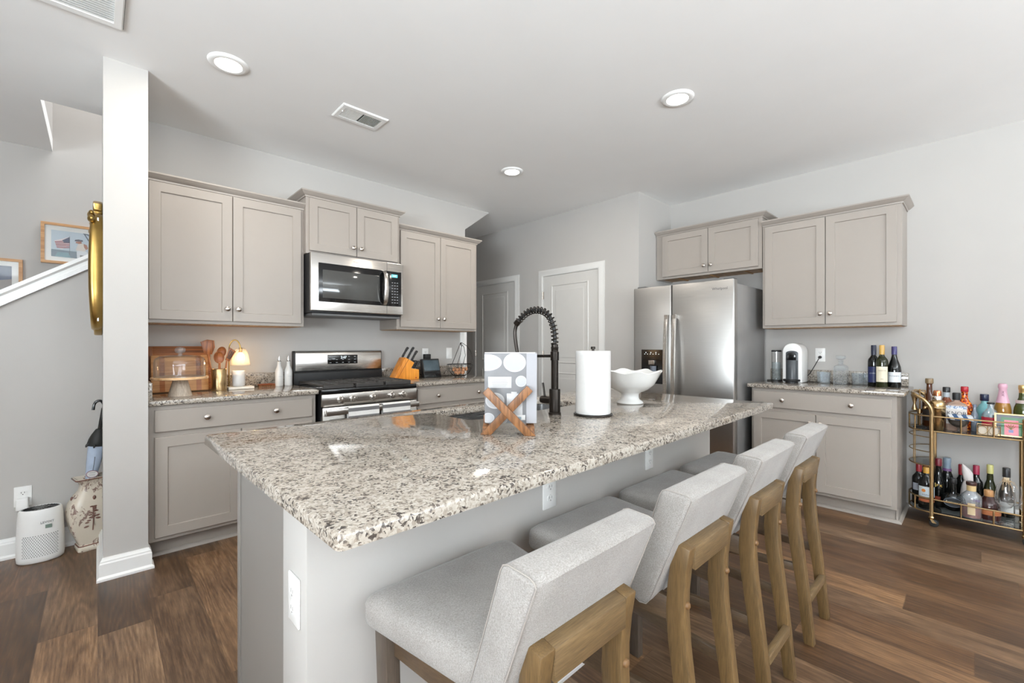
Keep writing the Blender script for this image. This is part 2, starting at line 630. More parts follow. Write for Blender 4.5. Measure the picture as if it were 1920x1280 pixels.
def struct(name, mb, mat, parent=None, **k):
    o = build(name, mb, mat, parent, **k)
    if parent is None:
        o['kind'] = 'structure'
    return o


def copy_tree(o, parent=None):
    c = o.copy()
    COL.objects.link(c)
    if parent is not None:
        c.parent = parent
    for ch in list(o.children):
        copy_tree(ch, c)
    return c


def textmesh(name, body, size, mat, parent, mtx, depth=0.0006, align='CENTER'):
    cu = bpy.data.curves.new(name, 'FONT')
    cu.body = body
    cu.size = size
    cu.align_x = align
    cu.align_y = 'CENTER'
    cu.extrude = depth
    cu.resolution_u = 2
    tmp = bpy.data.objects.new(name, cu)
    COL.objects.link(tmp)
    dg = bpy.context.evaluated_depsgraph_get()
    me = bpy.data.meshes.new_from_object(tmp.evaluated_get(dg))
    bpy.data.objects.remove(tmp)
    bpy.data.curves.remove(cu)
    me.transform(mtx)
    me.materials.clear()
    me.materials.append(mat)
    o = bpy.data.objects.new(name, me)
    COL.objects.link(o)
    o.parent = parent
    return o


def facing(loc, normal_angle, tilt=0.0):
    """matrix putting a text (XY plane, +Z normal) upright, its normal along normal_angle in the XY plane"""
    return Matrix.Translation(loc) @ Matrix.Rotation(normal_angle + PI / 2, 4, 'Z') @ Matrix.Rotation(PI / 2 - tilt, 4, 'X')


def rot_z(a, t=(0, 0, 0)):
    return Matrix.Translation(t) @ Matrix.Rotation(a, 4, 'Z')


# ------------------------------------------------------------------ the room
H = 2.743
YK = 3.84          # kitchen wall
YS = 4.96          # far wall of the stairwell
XP = 3.875         # pantry wall
XR = 4.535         # right wall
YB = 2.29          # wall return beside the fridge

struct('floor', MB().box(-3.6, 6.2, -4.9, 6.6, -0.06, 0), M['floor'])
mb = MB()
mb.box(-3.6, XR + .12, -4.9, YK + .125, H, H + .1)            # main ceiling
mb.box(-3.6, -0.256, YK + .125, YS, H, H + .1)                # beside the stairwell opening
mb.box(2.7, XP + .1, YK + .125, 6.6, H, H + .1)               # hall
struct('ceiling', mb, M['ceil'])
# header wall rising from the edge of the stairwell opening
struct('wall_stairwell_header', MB().box(-0.376, -0.256, YK + .125, YS, H + .1, 5.0), M['wall'])
struct('wall_stairwell_far', MB().box(-3.6, 2.9, YS, YS + .1, 0, 5.0), M['wall'])
struct('wall_stairwell_end', MB().box(2.8, 2.9, YK + .12, YS, 0, 5.0), M['wall'])
struct('wall_stairwell_upper', MB().box(-0.256, 2.8, YK, YK + .12, H + .1, 5.0), M['wall'])
struct('ceiling_stairwell', MB().box(-0.376, 2.9, YK, YS + .1, 5.0, 5.1), M['ceil'])
# kitchen wall: jamb at the hall opening, with a clipped upper corner
struct('wall_kitchen', MB().prism([(0.1, 0), (2.9, 0), (2.918, 0.0), (2.918, 2.492), (3.262, H), (0.1, H)], YK, YK + .12), M['wall'])
# wall below the stair rail
zl = lambda x: 1.449 + (x + .406) * 0.7073
struct('wall_stair', MB().prism([(-3.6, 0), (0.1, 0), (0.1, zl(0.1)), (-2.42, 0.02), (-3.6, 0.02)], YK, YK + .12), M['wall'])
# moulded rail cap running up with the stairs
cap = MB()
prof = [(-.028, 0), (.148, 0), (.148, .02), (.135, .026), (.135, .055), (.16, .066), (.16, .09), (-.045, .09), (-.045, .066), (-.022, .055), (-.022, .03), (-.028, .024)]
cap.rings([[(x, YK + a, zl(x) + b) for a, b in prof] for x in (-1.6, 0.06)])
struct('trim_1', cap, M['trim'], angle=20)
# wing wall at the left end of the kitchen run
struct('wall_column', MB().box(0.021, 0.203, 3.143, YK, 0, H), M['wall'])


def baseboard(name, pts, h=.115, closed=False, mat=None):
    """moulded board along a path of (x,y); the room lies to the right of the direction of travel"""
    pf = [(0, 0), (.026, 0), (.026, .012), (.019, .02), (.016, .022), (.016, h * .74), (.012, h * .80), (.012, h * .86), (.007, h * .93), (.005, h), (0, h)]
    pts = [Vector((x, y)) for x, y in pts]
    rings = []
    for i, p in enumerate(pts):
        d0 = (p - pts[i - 1]).normalized() if i else None
        d1 = (pts[i + 1] - p).normalized() if i < len(pts) - 1 else None
        n0 = Vector((d0.y, -d0.x)) if d0 else None
        n1 = Vector((d1.y, -d1.x)) if d1 else None
        if n0 and n1:
            n = (n0 + n1) / (1 + n0.dot(n1))
        else:
            n = n0 or n1
        rings.append([(p.x + n.x * o, p.y + n.y * o, z) for o, z in pf])
    return struct(name, MB().rings(rings), mat or M['trim'], angle=25)


baseboard('baseboard_column', [(0.021, 3.70), (0.021, 3.143), (0.203, 3.143), (0.203, 3.214)])
baseboard('baseboard_stair', [(-3.5, YK), (0.02, YK)])
struct('wall_pantry', MB().box(XP, XP + .1, YB, 6.6, 0, H), M['wall'])
struct('wall_return', MB().box(XP + .1, XR + .12, YB, YB + .1, 0, H), M['wall'])
struct('wall_right', MB().box(XR, XR + .12, -4.9, YB, 0, H), M['wall'])
struct('wall_hall_end', MB().box(2.9, XP, 6.5, 6.6, 0, H), M['wall'])
struct('wall_hall_left', MB().box(2.8, 2.9, YS, 6.5, 0, H), M['wall'])
baseboard('baseboard_right', [(XR, 0.36), (XR, -4.8)])
# wall behind the camera with a patio door and a window opening, and the far left wall with a window opening
mb = MB()
for x0, x1, z0, z1 in [(-3.6, -1.8, 0, H), (-1.8, 0.6, 2.15, H), (0.6, 0.8, 0, H), (0.8, 3.0, 0, .55), (0.8, 3.0, 2.25, H), (3.0, XR + .12, 0, H)]:
    mb.box(x0, x1, -4.9, -4.8, z0, z1)
struct('wall_front', mb, M['wall'])
mb = MB()
for y0, y1, z0, z1 in [(-4.9, -2.1, 0, H), (-2.1, 0.5, 0, .5), (-2.1, 0.5, 2.2, H), (0.5, YS, 0, H)]:
    mb.box(-3.6, -3.5, y0, y1, z0, z1)
struct('wall_left', mb, M['wall'])


def window_frame(name, x0, x1, z0, z1, y, axis='x', mull=1):
    m = MB()
    w = .06

    def b(a0, a1, c0, c1):
        if axis == 'x':
            m.box(a0, a1, y - .03, y + .03, c0, c1)
        else:
            m.box(y - .03, y + .03, a0, a1, c0, c1)
    b(x0, x0 + w, z0, z1)
    b(x1 - w, x1, z0, z1)
    b(x0, x1, z0, z0 + w)
    b(x0, x1, z1 - w, z1)
    for i in range(mull):
        c = x0 + (x1 - x0) * (i + 1) / (mull + 1)
        b(c - .035, c + .035, z0, z1)
    struct(name, m, M['trim'])


window_frame('window_1', -1.8, 0.6, 0.0, 2.15, -4.8, 'x', 1)
window_frame('window_2', 0.8, 3.0, 0.55, 2.25, -4.8, 'x', 1)
window_frame('window_3', -2.1, 0.5, 0.5, 2.2, -3.5, 'y', 2)


# pantry and hall doors: moulded two-panel slabs with casings, in the pantry wall (facing -x)
def panel_door(name, y0, y1, hinge_y):
    """slab between y0<y1 set into the pantry wall"""
    d = bpy.data.objects.new(name, None)
    COL.objects.link(d)
    d.location = (XP, y0, 0)
    d['kind'] = 'structure'
    w, h = y1 - y0, 2.04
    m = MB()
    m.box(-.006, .02, 0, w, 0.01, h)
    s = m
    # raised moulding rings and fields of the two panels
    for z0, z1 in ((1.02, 1.935), (.2, .92)):
        a, b = .125, w - .125
        rr = []
        for ins, dx in ((0, -.006), (.012, -.013), (.024, -.004), (.05, -.003), (.075, -.009)):
            rr.append([(dx, a + ins, z0 + ins), (dx, b - ins, z0 + ins), (dx, b - ins, z1 - ins), (dx, a + ins, z1 - ins)])
        s.rings(rr, True, False)
        r = rr[-1]
        s.add(r, [(0, 1, 2, 3)])
    build('slab', m, M['door'], d, angle=12)
    c = MB()
    pf = [(0, -.016), (.012, -.02), (.05, -.013), (.062, -.009), (.075, -.008), (.075, 0), (0, 0)]
    g = .004
    path = [(-g, 0.0), (-g, h + g), (w + g, h + g), (w + g, 0.0)]
    nrm = [(-1, 0), (-1, 1), (1, 1), (1, 0)]
    c.rings([[(x, py + ny * o, pz + nz * o) for o, x in pf] for (py, pz), (ny, nz) in zip(path, nrm)])
    build('casing', c, M['doortrim'], d, angle=20)
    for z in (1.82, 1.12, .25):
        hg = MB()
        hg.cyl((-.018, hinge_y - y0, z - .045), (-.018, hinge_y - y0, z + .045), .006, n=10)
        hg.box(-.013, -.008, hinge_y - y0 - .016, hinge_y - y0 + .016, z - .044, z + .044)
        build('hinge', hg, M['nickel'], d)
    kn = MB()
    ky = (w - .07) if hinge_y < y0 + w / 2 else .07
    kn.xf = Matrix.Translation((-.006, ky, .95)) @ Matrix.Rotation(-PI / 2, 4, 'Y')
    kn.lathe([(.03, 0), (.03, .006), (.011, .01), (.011, .03), (.026, .04), (.027, .055), (.018, .064), (0, .066)], 20)
    build('door_knob', kn, M['nickel'], d)
    return d


panel_door('door_1', 2.765, 3.555, 3.56)
panel_door('door_2', 4.05, 4.83, 4.835)

# hinge-pin door stop on the upper pantry door hinge: part of the door, small
# hall-side corner trim below the right wall cabinet
struct('trim_2', MB().box(2.9, 2.932, YK - .014, YK + .13, 0, 2.05), M['trim'], bevel=.003)
struct('trim_3', MB().box(2.845, 2.9, YK - .014, YK, 1.02, 1.37), M['trim'], bevel=.003)

# ------------------------------------------------------------------ cabinets


def shaker(x0, x1, z0, z1, t=.02, stile=.058, rec=.009):
    m = MB()
    o = [(x0, z0), (x1, z0), (x1, z1), (x0, z1)]
    i = [(x0 + stile, z0 + stile), (x1 - stile, z0 + stile), (x1 - stile, z1 - stile), (x0 + stile, z1 - stile)]
    q = .003
    i2 = [(x0 + stile + q, z0 + stile + q), (x1 - stile - q, z0 + stile + q), (x1 - stile - q, z1 - stile - q), (x0 + stile + q, z1 - stile - q)]
    e = .0018
    oi = [(x0 + e, z0 + e), (x1 - e, z0 + e), (x1 - e, z1 - e), (x0 + e, z1 - e)]
    m.rings([[(x, 0, z) for x, z in o], [(x, -t + e, z) for x, z in o], [(x, -t, z) for x, z in oi],
             [(x, -t, z) for x, z in i], [(x, -t + rec, z) for x, z in i2]])
    return m


def slab_front(x0, x1, z0, z1, t=.02):
    m = MB()
    e = .002
    o = [(x0, z0), (x1, z0), (x1, z1), (x0, z1)]
    oi = [(x0 + e, z0 + e), (x1 - e, z0 + e), (x1 - e, z1 - e), (x0 + e, z1 - e)]
    m.rings([[(x, 0, z) for x, z in o], [(x, -t + e, z) for x, z in o], [(x, -t, z) for x, z in oi]])
    return m


def knob_mb(x, y, z):
    m = MB()
    m.xf = Matrix.Translation((x, y, z)) @ Matrix.Rotation(PI / 2, 4, 'X')
    m.lathe([(.009, 0), (.008, .004), (.0055, .008), (.0055, .014), (.012, .018), (.0165, .022), (.0165, .027), (.012, .031), (0, .033)], 20)
    return m


CROWN = [(0, 0), (.007, 0), (.009, .010), (.02, .016), (.034, .03), (.037, .033), (.041, .036), (.041, .046), (0, .046)]


def crown_mb(w, d, z, left, right):
    m = MB()
    path = []
    if left:
        path += [((0, d), (-1, 0))]
    path += [((0, 0), (-1 if left else 0, -1)), ((w, 0), (1 if right else 0, -1))]
    if right:
        path += [((w, d), (1, 0))]
    m.rings([[(px + nx * o, py + ny * o, z + b) for o, b in CROWN] for (px, py), (nx, ny) in path])
    return m


def wall_cabinet(label, loc, rz, w, d, h, doors, left=False, right=False, filler=0.0, under=None):
    """origin at the lower front left corner of the face frame, front towards local -y"""
    t = thing('wall_cabinet', label, 'cabinet', loc, rz)
    b = MB()
    b.box(0, w, 0, d, 0.0, h - .02) if under is None else None
    if under is not None:
        # open bottom recess showing raw wood
        b.box(0, w, 0, .02, 0, h - .02)
        b.box(0, .016, .02, d, 0, h - .02)
        b.box(w - .016, w, .02, d, 0, h - .02)
        b.box(.016, w - .016, .02, d, .03, h - .02)
    build('carcass', b, M['cab'], t, bevel=.0015, seg=1)
    if under is not None:
        u = MB()
        u.box(.016, w - .016, .02, d - .002, .012, .03)
        u.box(.016, w - .016, .02, .035, .001, .012)
        for k in range(3):
            xx = .016 + (w - .05) * (k + .5) / 3
            u.box(xx, xx + .02, .035, d - .002, .005, .012)
        build('underside', u, M['rawwood'], t)
    else:
        build('underside', MB().box(.012, w - .012, .022, d - .002, -.003, 0.0), M['rawwood'], t)
    build('crown_moulding', crown_mb(w, d - .002, h - .046, left, right), M['cab'], t, angle=20)
    k = len(doors)
    for i, (x0, x1) in enumerate(doors):
        dr = build('door', shaker(x0, x1, .022, h - .052), M['cab'], t, angle=20)
        kx = x1 - .03 if i % 2 == 0 else x0 + .03
        build('knob', knob_mb(kx, -.02, .105 if h > .7 else .085), M['nickel'], dr)
    return t


DL = R(-90)
wall_cabinet('tall two-door greige wall cabinet left of the microwave, beside the white wall end', (.205, 3.52, 1.37), 0, .936, YK - 3.52, .93,
             [(.024, .466), (.471, .912)])
wall_cabinet('short two-door greige cabinet mounted directly above the microwave', (1.1415, 3.475, 1.925), 0, .778, YK - 3.475, .472,
             [(.022, .3865), (.3915, .756)], True, True)
wall_cabinet('two-door greige wall cabinet right of the microwave, beside the hall opening', (1.9205, 3.52, 1.37), 0, .9, YK - 3.52, .93,
             [(.03, .4475), (.4525, .872)], False, True)
wall_cabinet('short two-door greige cabinet with raw wood underside above the refrigerator', (4.215, 2.284, 1.90), DL, .994, XR - 4.215, .49,
             [(.072, .531), (.536, .966)], False, True, under=True)
wall_cabinet('wide two-door greige wall cabinet above the coffee machine and wine bottles', (4.215, 1.285, 1.375), DL, .912, XR - 4.215, .925,
             [(.022, .4535), (.4585, .884)], False, True)


def base_cabinet(label, loc, rz, w, d, drawers, doors, dk, endpanel=None):
    """origin on the floor at the left end of the face frame, front towards local -y"""
    t = thing('base_cabinet', label, 'cabinet', loc, rz)
    h = .884
    b = MB()
    d -= .003
    b.box(0, w, 0, d, .105, h)
    b.box(.0015, w - (.014 if endpanel else .0015), .0785, d - .0015, 0, .1065)
    if endpanel == 'right':
        b.box(w - .013, w - .0008, .0705, d - .0008, 0, .108)
    build('carcass', b, M['cab'], t, bevel=.0015, seg=1)
    sh = MB()
    pf = [(0, 0), (.018, 0), (.016, .01), (.008, .018), (0, .02)]
    path = [((0, .078), (0, -1)), ((w, .0705 if endpanel else .078), (1 if endpanel == 'right' else 0, -1))]
    if endpanel == 'right':
        path.append(((w, d), (1, 0)))
    sh.rings([[(px + nx * o, py + ny * o, z) for o, z in pf] for (px, py), (nx, ny) in path])
    build('toe_moulding', sh, M['cab'], t)
    for x0, x1, kn in drawers:
        dr = build('drawer', slab_front(x0, x1, .732, .858), M['cab'], t, angle=20)
        for kx in kn:
            build('knob', knob_mb(kx, -.02, .797), M['nickel'], dr)
    for i, (x0, x1) in enumerate(doors):
        dr = build('door', shaker(x0, x1, .13, .702), M['cab'], t, angle=20)
        build('knob', knob_mb(x1 - .03 if i % 2 == 0 else x0 + .03, -.02, .64), M['nickel'], dr)
    return t


base_cabinet('greige base cabinet with one wide two-knob drawer, left of the stove', (.206, 3.222, 0), 0, .918, YK - 3.222,
             [(.03, .89, (.275, .655))], [(.03, .456), (.461, .89)], 0)
base_cabinet('greige base cabinet right of the stove, below the knife block', (1.93, 3.222, 0), 0, .9, YK - 3.222,
             [(.012, .87, (.205, .65))], [(.012, .438), (.443, .87)], 0)
base_cabinet('two-door greige base cabinet with wide drawer, below the wine bottles', (3.95, 1.286, 0), DL, .911, XR - 3.95,
             [(.018, .882, (.23, .665))], [(.018, .4475), (.4525, .882)], 0, 'right')


# ------------------------------------------------------------------ granite worktops
def worktop(label, loc, rz, parts, splashes):
    t = thing('worktop', label, 'worktop', loc, rz)
    m = MB()
    for q in parts:
        m.box(*q)
    build('slab', m, M['granite'], t, bevel=.006, seg=3)
    for q, lab in splashes:
        o = build('backsplash', MB().box(*q), M['granite'], None, bevel=.003, loc=loc, rz=rz)
        tag(o, lab, 'backsplash')
    return t


worktop('speckled granite worktop left of the stove holding the cake stand', (.205, 3.19, .884), 0, [(0, .932, 0, .648, 0, .03)],
        [((.022, .932, .628, .648, .0305, .132), 'low granite backsplash strip on the wall behind the cake stand and oil bottles'),
         ((0, .02, .002, .648, .0305, .132), 'short granite side splash against the white wall end left of the cake stand')])
worktop('speckled granite worktop right of the stove holding the knife block', (1.923, 3.19, .884), 0, [(0, .945, 0, .648, 0, .03)],
        [((0, .935, .628, .648, .0305, .132), 'low granite backsplash strip behind the knife block and wire basket')])
worktop('speckled granite worktop holding the coffee machine and wine bottles', (3.915, 1.312, .884), DL, [(0, .977, 0, .618, 0, .03)],
        [((0, .95, .598, .618, .0305, .132), 'low granite backsplash strip behind the decanter and wine bottles')])

# ------------------------------------------------------------------ island
IA = R(0.9)
isl = thing('kitchen_island', 'grey-panelled kitchen island base with white end wall and four stools along it', 'island', (.29, .728, 0), IA)
b = MB()
b.box(.103, .121, .487, 1.115, .0, .884)
b.box(2.28, 2.298, .485, 1.115, .0, .884)
b.box(.121, 2.28, 1.03, 1.05, .0, .105)
b.box(.121, 2.28, 1.08, 1.1, .105, .86)
b.box(.121, 2.28, .49, 1.08, .105, .125)
build('cabinet_body', b, M['endpanel'], isl, bevel=.0015, seg=1)
build('end_trim', MB().box(.097, .1035, 1.088, 1.117, 0, .8835), M['endpanel'], isl, bevel=.002)
build('knee_wall', MB().box(.061, 2.345, .320, .484, 0, .8835), M['wall'], isl, bevel=.002)
for i, (x0, x1) in enumerate([(.12, .66), (.664, 1.2), (1.204, 1.74), (1.744, 2.26)]):
    m = MB()
    m.xf = Matrix.Translation((0, 1.1, 0)) @ Matrix.Rotation(PI, 4, 'Z') @ Matrix.Translation((-2.38, 0, 0))
    s_ = shaker(x0, x1, .13, .86)
    m.add(s_.v, s_.f)
    build('door', m, M['cab'], isl, angle=20)
pf = [(0, 0), (.026, 0), (.026, .012), (.017, .022), (.016, .085), (.012, .092), (.012, .1), (.006, .107), (.004, .115), (0, .115)]
bb = MB()
bb.rings([[(px + nx * o, py + ny * o, z) for o, z in pf] for (px, py), (nx, ny) in
          [((.061, .484), (-1, 0)), ((.061, .320), (-1, -1)), ((2.345, .320), (1, -1)), ((2.345, .484), (1, 0))]])
build('baseboard', bb, M['trim'], isl, angle=25)

it = thing('worktop', 'large speckled granite island top with sink cut-out and seating overhang', 'worktop', (.29, .728, .884), IA)
mb = MB()
W_, D_ = 2.402, 1.137
hx0, hx1, hy0, hy1 = .86, 1.64, .715, 1.035
out = [(0, 0), (W_, 0), (W_, D_), (0, D_)]
rc = []
rad = .014
for (cx, cy), a0 in zip([(W_ - rad, rad), (W_ - rad, D_ - rad), (rad, D_ - rad), (rad, rad)], (-90, 0, 90, 180)):
    for k in range(4):
        t = R(a0 + 30 * k)
        rc.append((cx + rad * math.cos(t), cy + rad * math.sin(t)))
hole = []
r2 = .05
for (cx, cy), a0 in zip([(hx1 - r2, hy0 + r2), (hx1 - r2, hy1 - r2), (hx0 + r2, hy1 - r2), (hx0 + r2, hy0 + r2)], (-90, 0, 90, 180)):
    for k in range(4):
        t = R(a0 + 30 * k)
        hole.append((cx + r2 * math.cos(t), cy + r2 * math.sin(t)))


def ease(loop, s_):
    return loop


def inset(loop, d):
    n = len(loop)
    res = []
    for i, (x, y) in enumerate(loop):
        px, py = loop[i - 1]
        qx, qy = loop[(i + 1) % n]
        dx, dy = qx - px, qy - py
        l = math.hypot(dx, dy)
        res.append((x - dy / l * d, y + dx / l * d))
    return res


e = .006
mb.rings([[(x, y, z) for x, y in lp] for lp, z in
          [(hole, .0), (rc, 0.0), (inset(rc, -.0), .004), (rc, .024), (inset(rc, .002), .028), (inset(rc, e), .03),
           (inset(hole, -e), .03), (inset(hole, -.002), .028), (hole, .024), (hole, 0.0)]], True, False)
build('slab', mb, M['granite'], it, angle=50)

sk = thing('sink', 'stainless steel undermount sink sunk into the granite island', 'sink', (.29, .728, .884), IA)
mb = MB()
ho = inset(hole, -.012)
hi = inset(hole, .006)
hb = inset(hole, .03)
mb.rings([[(x, y, z) for x, y in lp] for lp, z in [(ho, -.002), (hi, -.002), (hi, -.19), (hb, -.21), (inset(hole, .12), -.214)]], True, False)
n_ = len(hole)
mb.add([(x, y, -.214) for x, y in inset(hole, .12)], [tuple(range(n_))])
mb.rings([[(x, y, z) for x, y in lp] for lp, z in [(ho, -.002), (ho, -.006), (inset(hole, -.001), -.006), (inset(hole, -.001), -.215)]], True, False)
build('bowl', mb, M['basin'], sk, angle=40)
mb = MB()
mb.lathe([(0, .003), (.028, .003), (.044, .001), (.046, -.0005), (.0, -.0005)], 24, (1.25, .88, -.213))
build('drain', mb, M['chrome'], sk)

# ------------------------------------------------------------------ range
rg = thing('gas_range', 'stainless steel gas range with black cooktop between the two worktops', 'stove', (1.146, 3.165, 0))
b = MB()
b.box(.006, .757, .035, .66, .03, .895)
b.box(.0, .763, .02, .035, .06, .72)
for x in (.03, .70):
    for y in (.06, .56):
        b.cyl((x + .015, y + .015, 0), (x + .015, y + .015, .03), .016, n=12)
build('body', b, M['blackmatte'], rg)
b = MB()
b.prism([(0, .79), (0, .878), (.012, .882), (.03, .882), (.03, .79)], 0.001, .762, 'x')
build('control_panel', b, M['steelx'], rg, bevel=.003)
for kx in (.135, .226, .385, .541, .64):
    k = MB()
    k.xf = Matrix.Translation((kx, 0, .836)) @ Matrix.Rotation(PI / 2, 4, 'X')
    k.lathe([(.026, 0), (.026, .006), (.022, .008), (.021, .026), (.018, .031), (0, .032)], 28)
    ko = build('control_knob', k, M['steelx'], rg)
    g = MB()
    g.box(kx - .004, kx + .004, -.036, -.03, .818, .854)
    build('knob_grip', g, M['nickel'], ko, bevel=.001)
# cooktop with raised rim
b = MB()
b.box(0, .763, .004, .60, .882, .914)
build('cooktop', b, M['black'], rg, bevel=.004)
for gx in (.03, .272, .514):
    g = MB()
    w_ = .22
    z0, z1 = .928, .942
    g.box(gx, gx + w_, .045, .06, .914, z1)
    g.box(gx, gx + w_, .555, .57, .914, z1)
    g.box(gx, gx + .014, .06, .555, z0, z1)
    g.box(gx + w_ - .014, gx + w_, .06, .555, z0, z1)
    g.box(gx + w_ / 2 - .007, gx + w_ / 2 + .007, .06, .555, z0, z1)
    for yy in (.15, .21, .30, .39, .45):
        g.box(gx + .014, gx + w_ - .014, yy, yy + .012, z0, z1)
    build('grate', g, M['grate'], rg, bevel=.002, seg=1)
for bx, by in ((.14, .17), (.14, .43), (.624, .17), (.624, .43), (.382, .30)):
    m = MB()
    m.lathe([(.045, .914), (.045, .92), (.036, .922), (.036, .93), (0, .932)], 24, (bx, by, 0))
    build('burner', m, M['blackmatte'], rg)
# backguard
b = MB()
b.prism([(.60, .90), (.60, 1.0), (.612, 1.016), (.612, 1.168), (.622, 1.182), (.655, 1.182), (.655, .90)], 0.0, .763, 'x')
build('backguard', b, M['blackmatte'], rg, bevel=.004)
b = MB()
b.prism([(.598, 1.018), (.598, 1.16), (.604, 1.174), (.616, 1.18), (.616, 1.018)], 0.012, .751, 'x')
build('backguard_panel', b, M['steelx'], rg, bevel=.003)
d = build('clock_panel', MB().box(.265, .525, .594, .6, 1.07, 1.146), M['darkglass'], rg, bevel=.002)
textmesh('clock_digits', '2:47', .03, M['displayw'], d, facing((.40, .5935, 1.124), -PI / 2), .0003)
for i in range(5):
    for j in range(3):
        x = .28 + i * .053
        if j == 2 and i in (1, 2):
            continue
        build('button', MB().box(x, x + .016, .5925, .594, 1.08 + j * .025, 1.0835 + j * .025), flat('button_print', 190, 192, 195), d)
# oven door, handle, drawer
dr = build('oven_door', MB().box(.004, .759, -.008, .022, .2, .785), M['steelx'], rg, bevel=.004)
build('door_window', MB().box(.05, .713, -.011, -.007, .255, .70), M['darkglass'], dr, bevel=.002)
h = MB()
h.box(.012, .751, -.062, -.04, .735, .776)
h.box(.02, .05, -.042, -.006, .74, .77)
h.box(.713, .743, -.042, -.006, .74, .77)
build('door_handle', h, M['steelx'], dr, bevel=.004)
build('drawer', MB().box(.004, .759, -.006, .022, .065, .192), M['steelx'], rg, bevel=.004)

for i, (x0, x1, lab) in enumerate([(.165, .40, 'grey and white striped towel on the oven handle, nearer the cake stand'),
                                   (.432, .665, 'grey and white striped towel on the oven handle, nearer the knife block')]):
    t = thing('kitchen_towel', lab, 'towel', (1.146 + x0, 3.165, 0), 0, 'striped towels hung over the oven handle')
    w_ = x1 - x0
    pts = [(-.0665, .30), (-.0665, .772), (-.062, .780), (-.051, .7825), (-.040, .780), (-.0358, .772), (-.0358, .55)]
    # front fall in stripes: each stripe a strip, so the weave follows the cloth

    def strip(z0, z1, off):
        m = MB()
        n = 14
        ra, rb = [], []
        for k in range(n + 1):
            x = w_ * k / n
            q = .0016 * math.sin(k * 1.3 + i)
            ra.append((x, q))
            rb.append((x, q))
        for (zz0, zz1) in ((z0, z1),):
            m.rings([[(x, -.068 + q + off, z) for x, q in ra] + [(x, -.0645 + q + off, z) for x, q in reversed(ra)] for z in (zz0, zz1)])
        return m
    body = strip(.36, .776, 0)
    top = MB()
    arc = [(-.068, .776), (-.066, .782), (-.06, .7865), (-.051, .788), (-.042, .7865), (-.036, .782), (-.034, .776), (-.034, .52)]
    ins = [(-.0375, .52), (-.0375, .774), (-.0395, .779), (-.044, .782), (-.051, .7832), (-.058, .782), (-.0625, .779), (-.0645, .776)]
    top.prism(arc + ins, 0, w_, 'x')
    body.add(top.v, top.f)
    build('cloth', body, M['towelw'], t)
    st = MB()
    for z0, z1 in ((.750, .776), (.690, .718), (.63, .655), (.572, .597), (.514, .539), (.456, .481), (.40, .42)):
        q = strip(z0, z1, -.0008)
        st.add(q.v, q.f)
    build('stripes', st, M['towelg'], t)

# ------------------------------------------------------------------ over-the-range microwave
mw = thing('microwave', 'stainless steel over-the-range microwave with black window below the short cabinet', 'microwave', (1.147, 3.385, 1.475))
build('body', MB().box(.002, .76, .028, YK - 3.386, .0, .448), M['blackmatte'], mw, bevel=.003)
b = MB()
b.prism([(.03, -.004), (.03, -.02), (.35, -.02), (.35, -.004)], .02, .742, 'x')
build('underside_vent', b, M['greyplastic'], mw)
fr = build('front_panel', MB().box(0, .762, 0, .03, .012, .448), M['steelx'], mw, bevel=.006, seg=3)
build('door_window', MB().box(.055, .60, -.004, .002, .082, .375), M['black'], mw, bevel=.003)
build('window_screen', MB().box(.085, .545, -.0052, -.0035, .112, .325), M['mwglass'], mw, bevel=.001)
cp = build('control_panel', MB().box(.60, .742, -.004, .002, .082, .375), M['black'], mw, bevel=.003)
build('display', MB().box(.65, .705, -.0052, -.0035, .325, .35), M['display'], cp)
textmesh('display_digits', '2:47', .018, M['displayw'], cp, facing((.678, -.0054, .337), -PI / 2), .0002)
for i in range(3):
    for j in range(8):
        build('key', MB().box(.652 + i * .023, .664 + i * .023, -.0052, -.0038, .11 + j * .024, .1135 + j * .024), flat('button_print', 190, 192, 195), cp)
h = MB()
hp = []
for k in range(13):
    s = k / 12
    hp.append((-.012 - .034 * math.sin(PI * s) ** .6 if 0 < s < 1 else -.002, .085 + .285 * s))
h.rings([[(.572 - .005, y - .004, z), (.602, y - .004, z), (.606, y + .006, z), (.568, y + .006, z)] for y, z in hp])
build('handle', h, M['steelx'], mw, bevel=.002)
build('door_seam', MB().box(.611, .6125, -.0008, .001, .014, .446), M['slot'], mw)
textmesh('brand_lettering', 'Whirlpool', .017, flat('brand_print', 120, 118, 116), mw, facing((.36, -.0004, .411), -PI / 2), .0004)

# ------------------------------------------------------------------ refrigerator (front towards -x)
fg = thing('refrigerator', 'stainless steel side-by-side refrigerator with ice dispenser under the short cabinet', 'refrigerator', (3.72, 2.254, 0), DL)
# local: x 0..0.912 runs towards -y in the room, local -y is the room's -x
b = MB()
b.box(.004, .908, .075, .74, .02, 1.735)
build('cabinet', b, M['steelside'], fg, bevel=.004)
build('toe_grille', MB().box(.01, .902, .05, .08, .0, .06), M['blackmatte'], fg)


def fridge_door(x0, x1):
    m = MB()
    m.prism([(x0, .07), (x0, .012), (x0 + .004, .004), (x0 + .014, 0), (x1 - .014, 0), (x1 - .004, .004), (x1, .012), (x1, .07)], .065, 1.765, 'z')
    o = build('door', m, M['steel'], fg, bevel=.003)
    grain_uv(o)
    return o


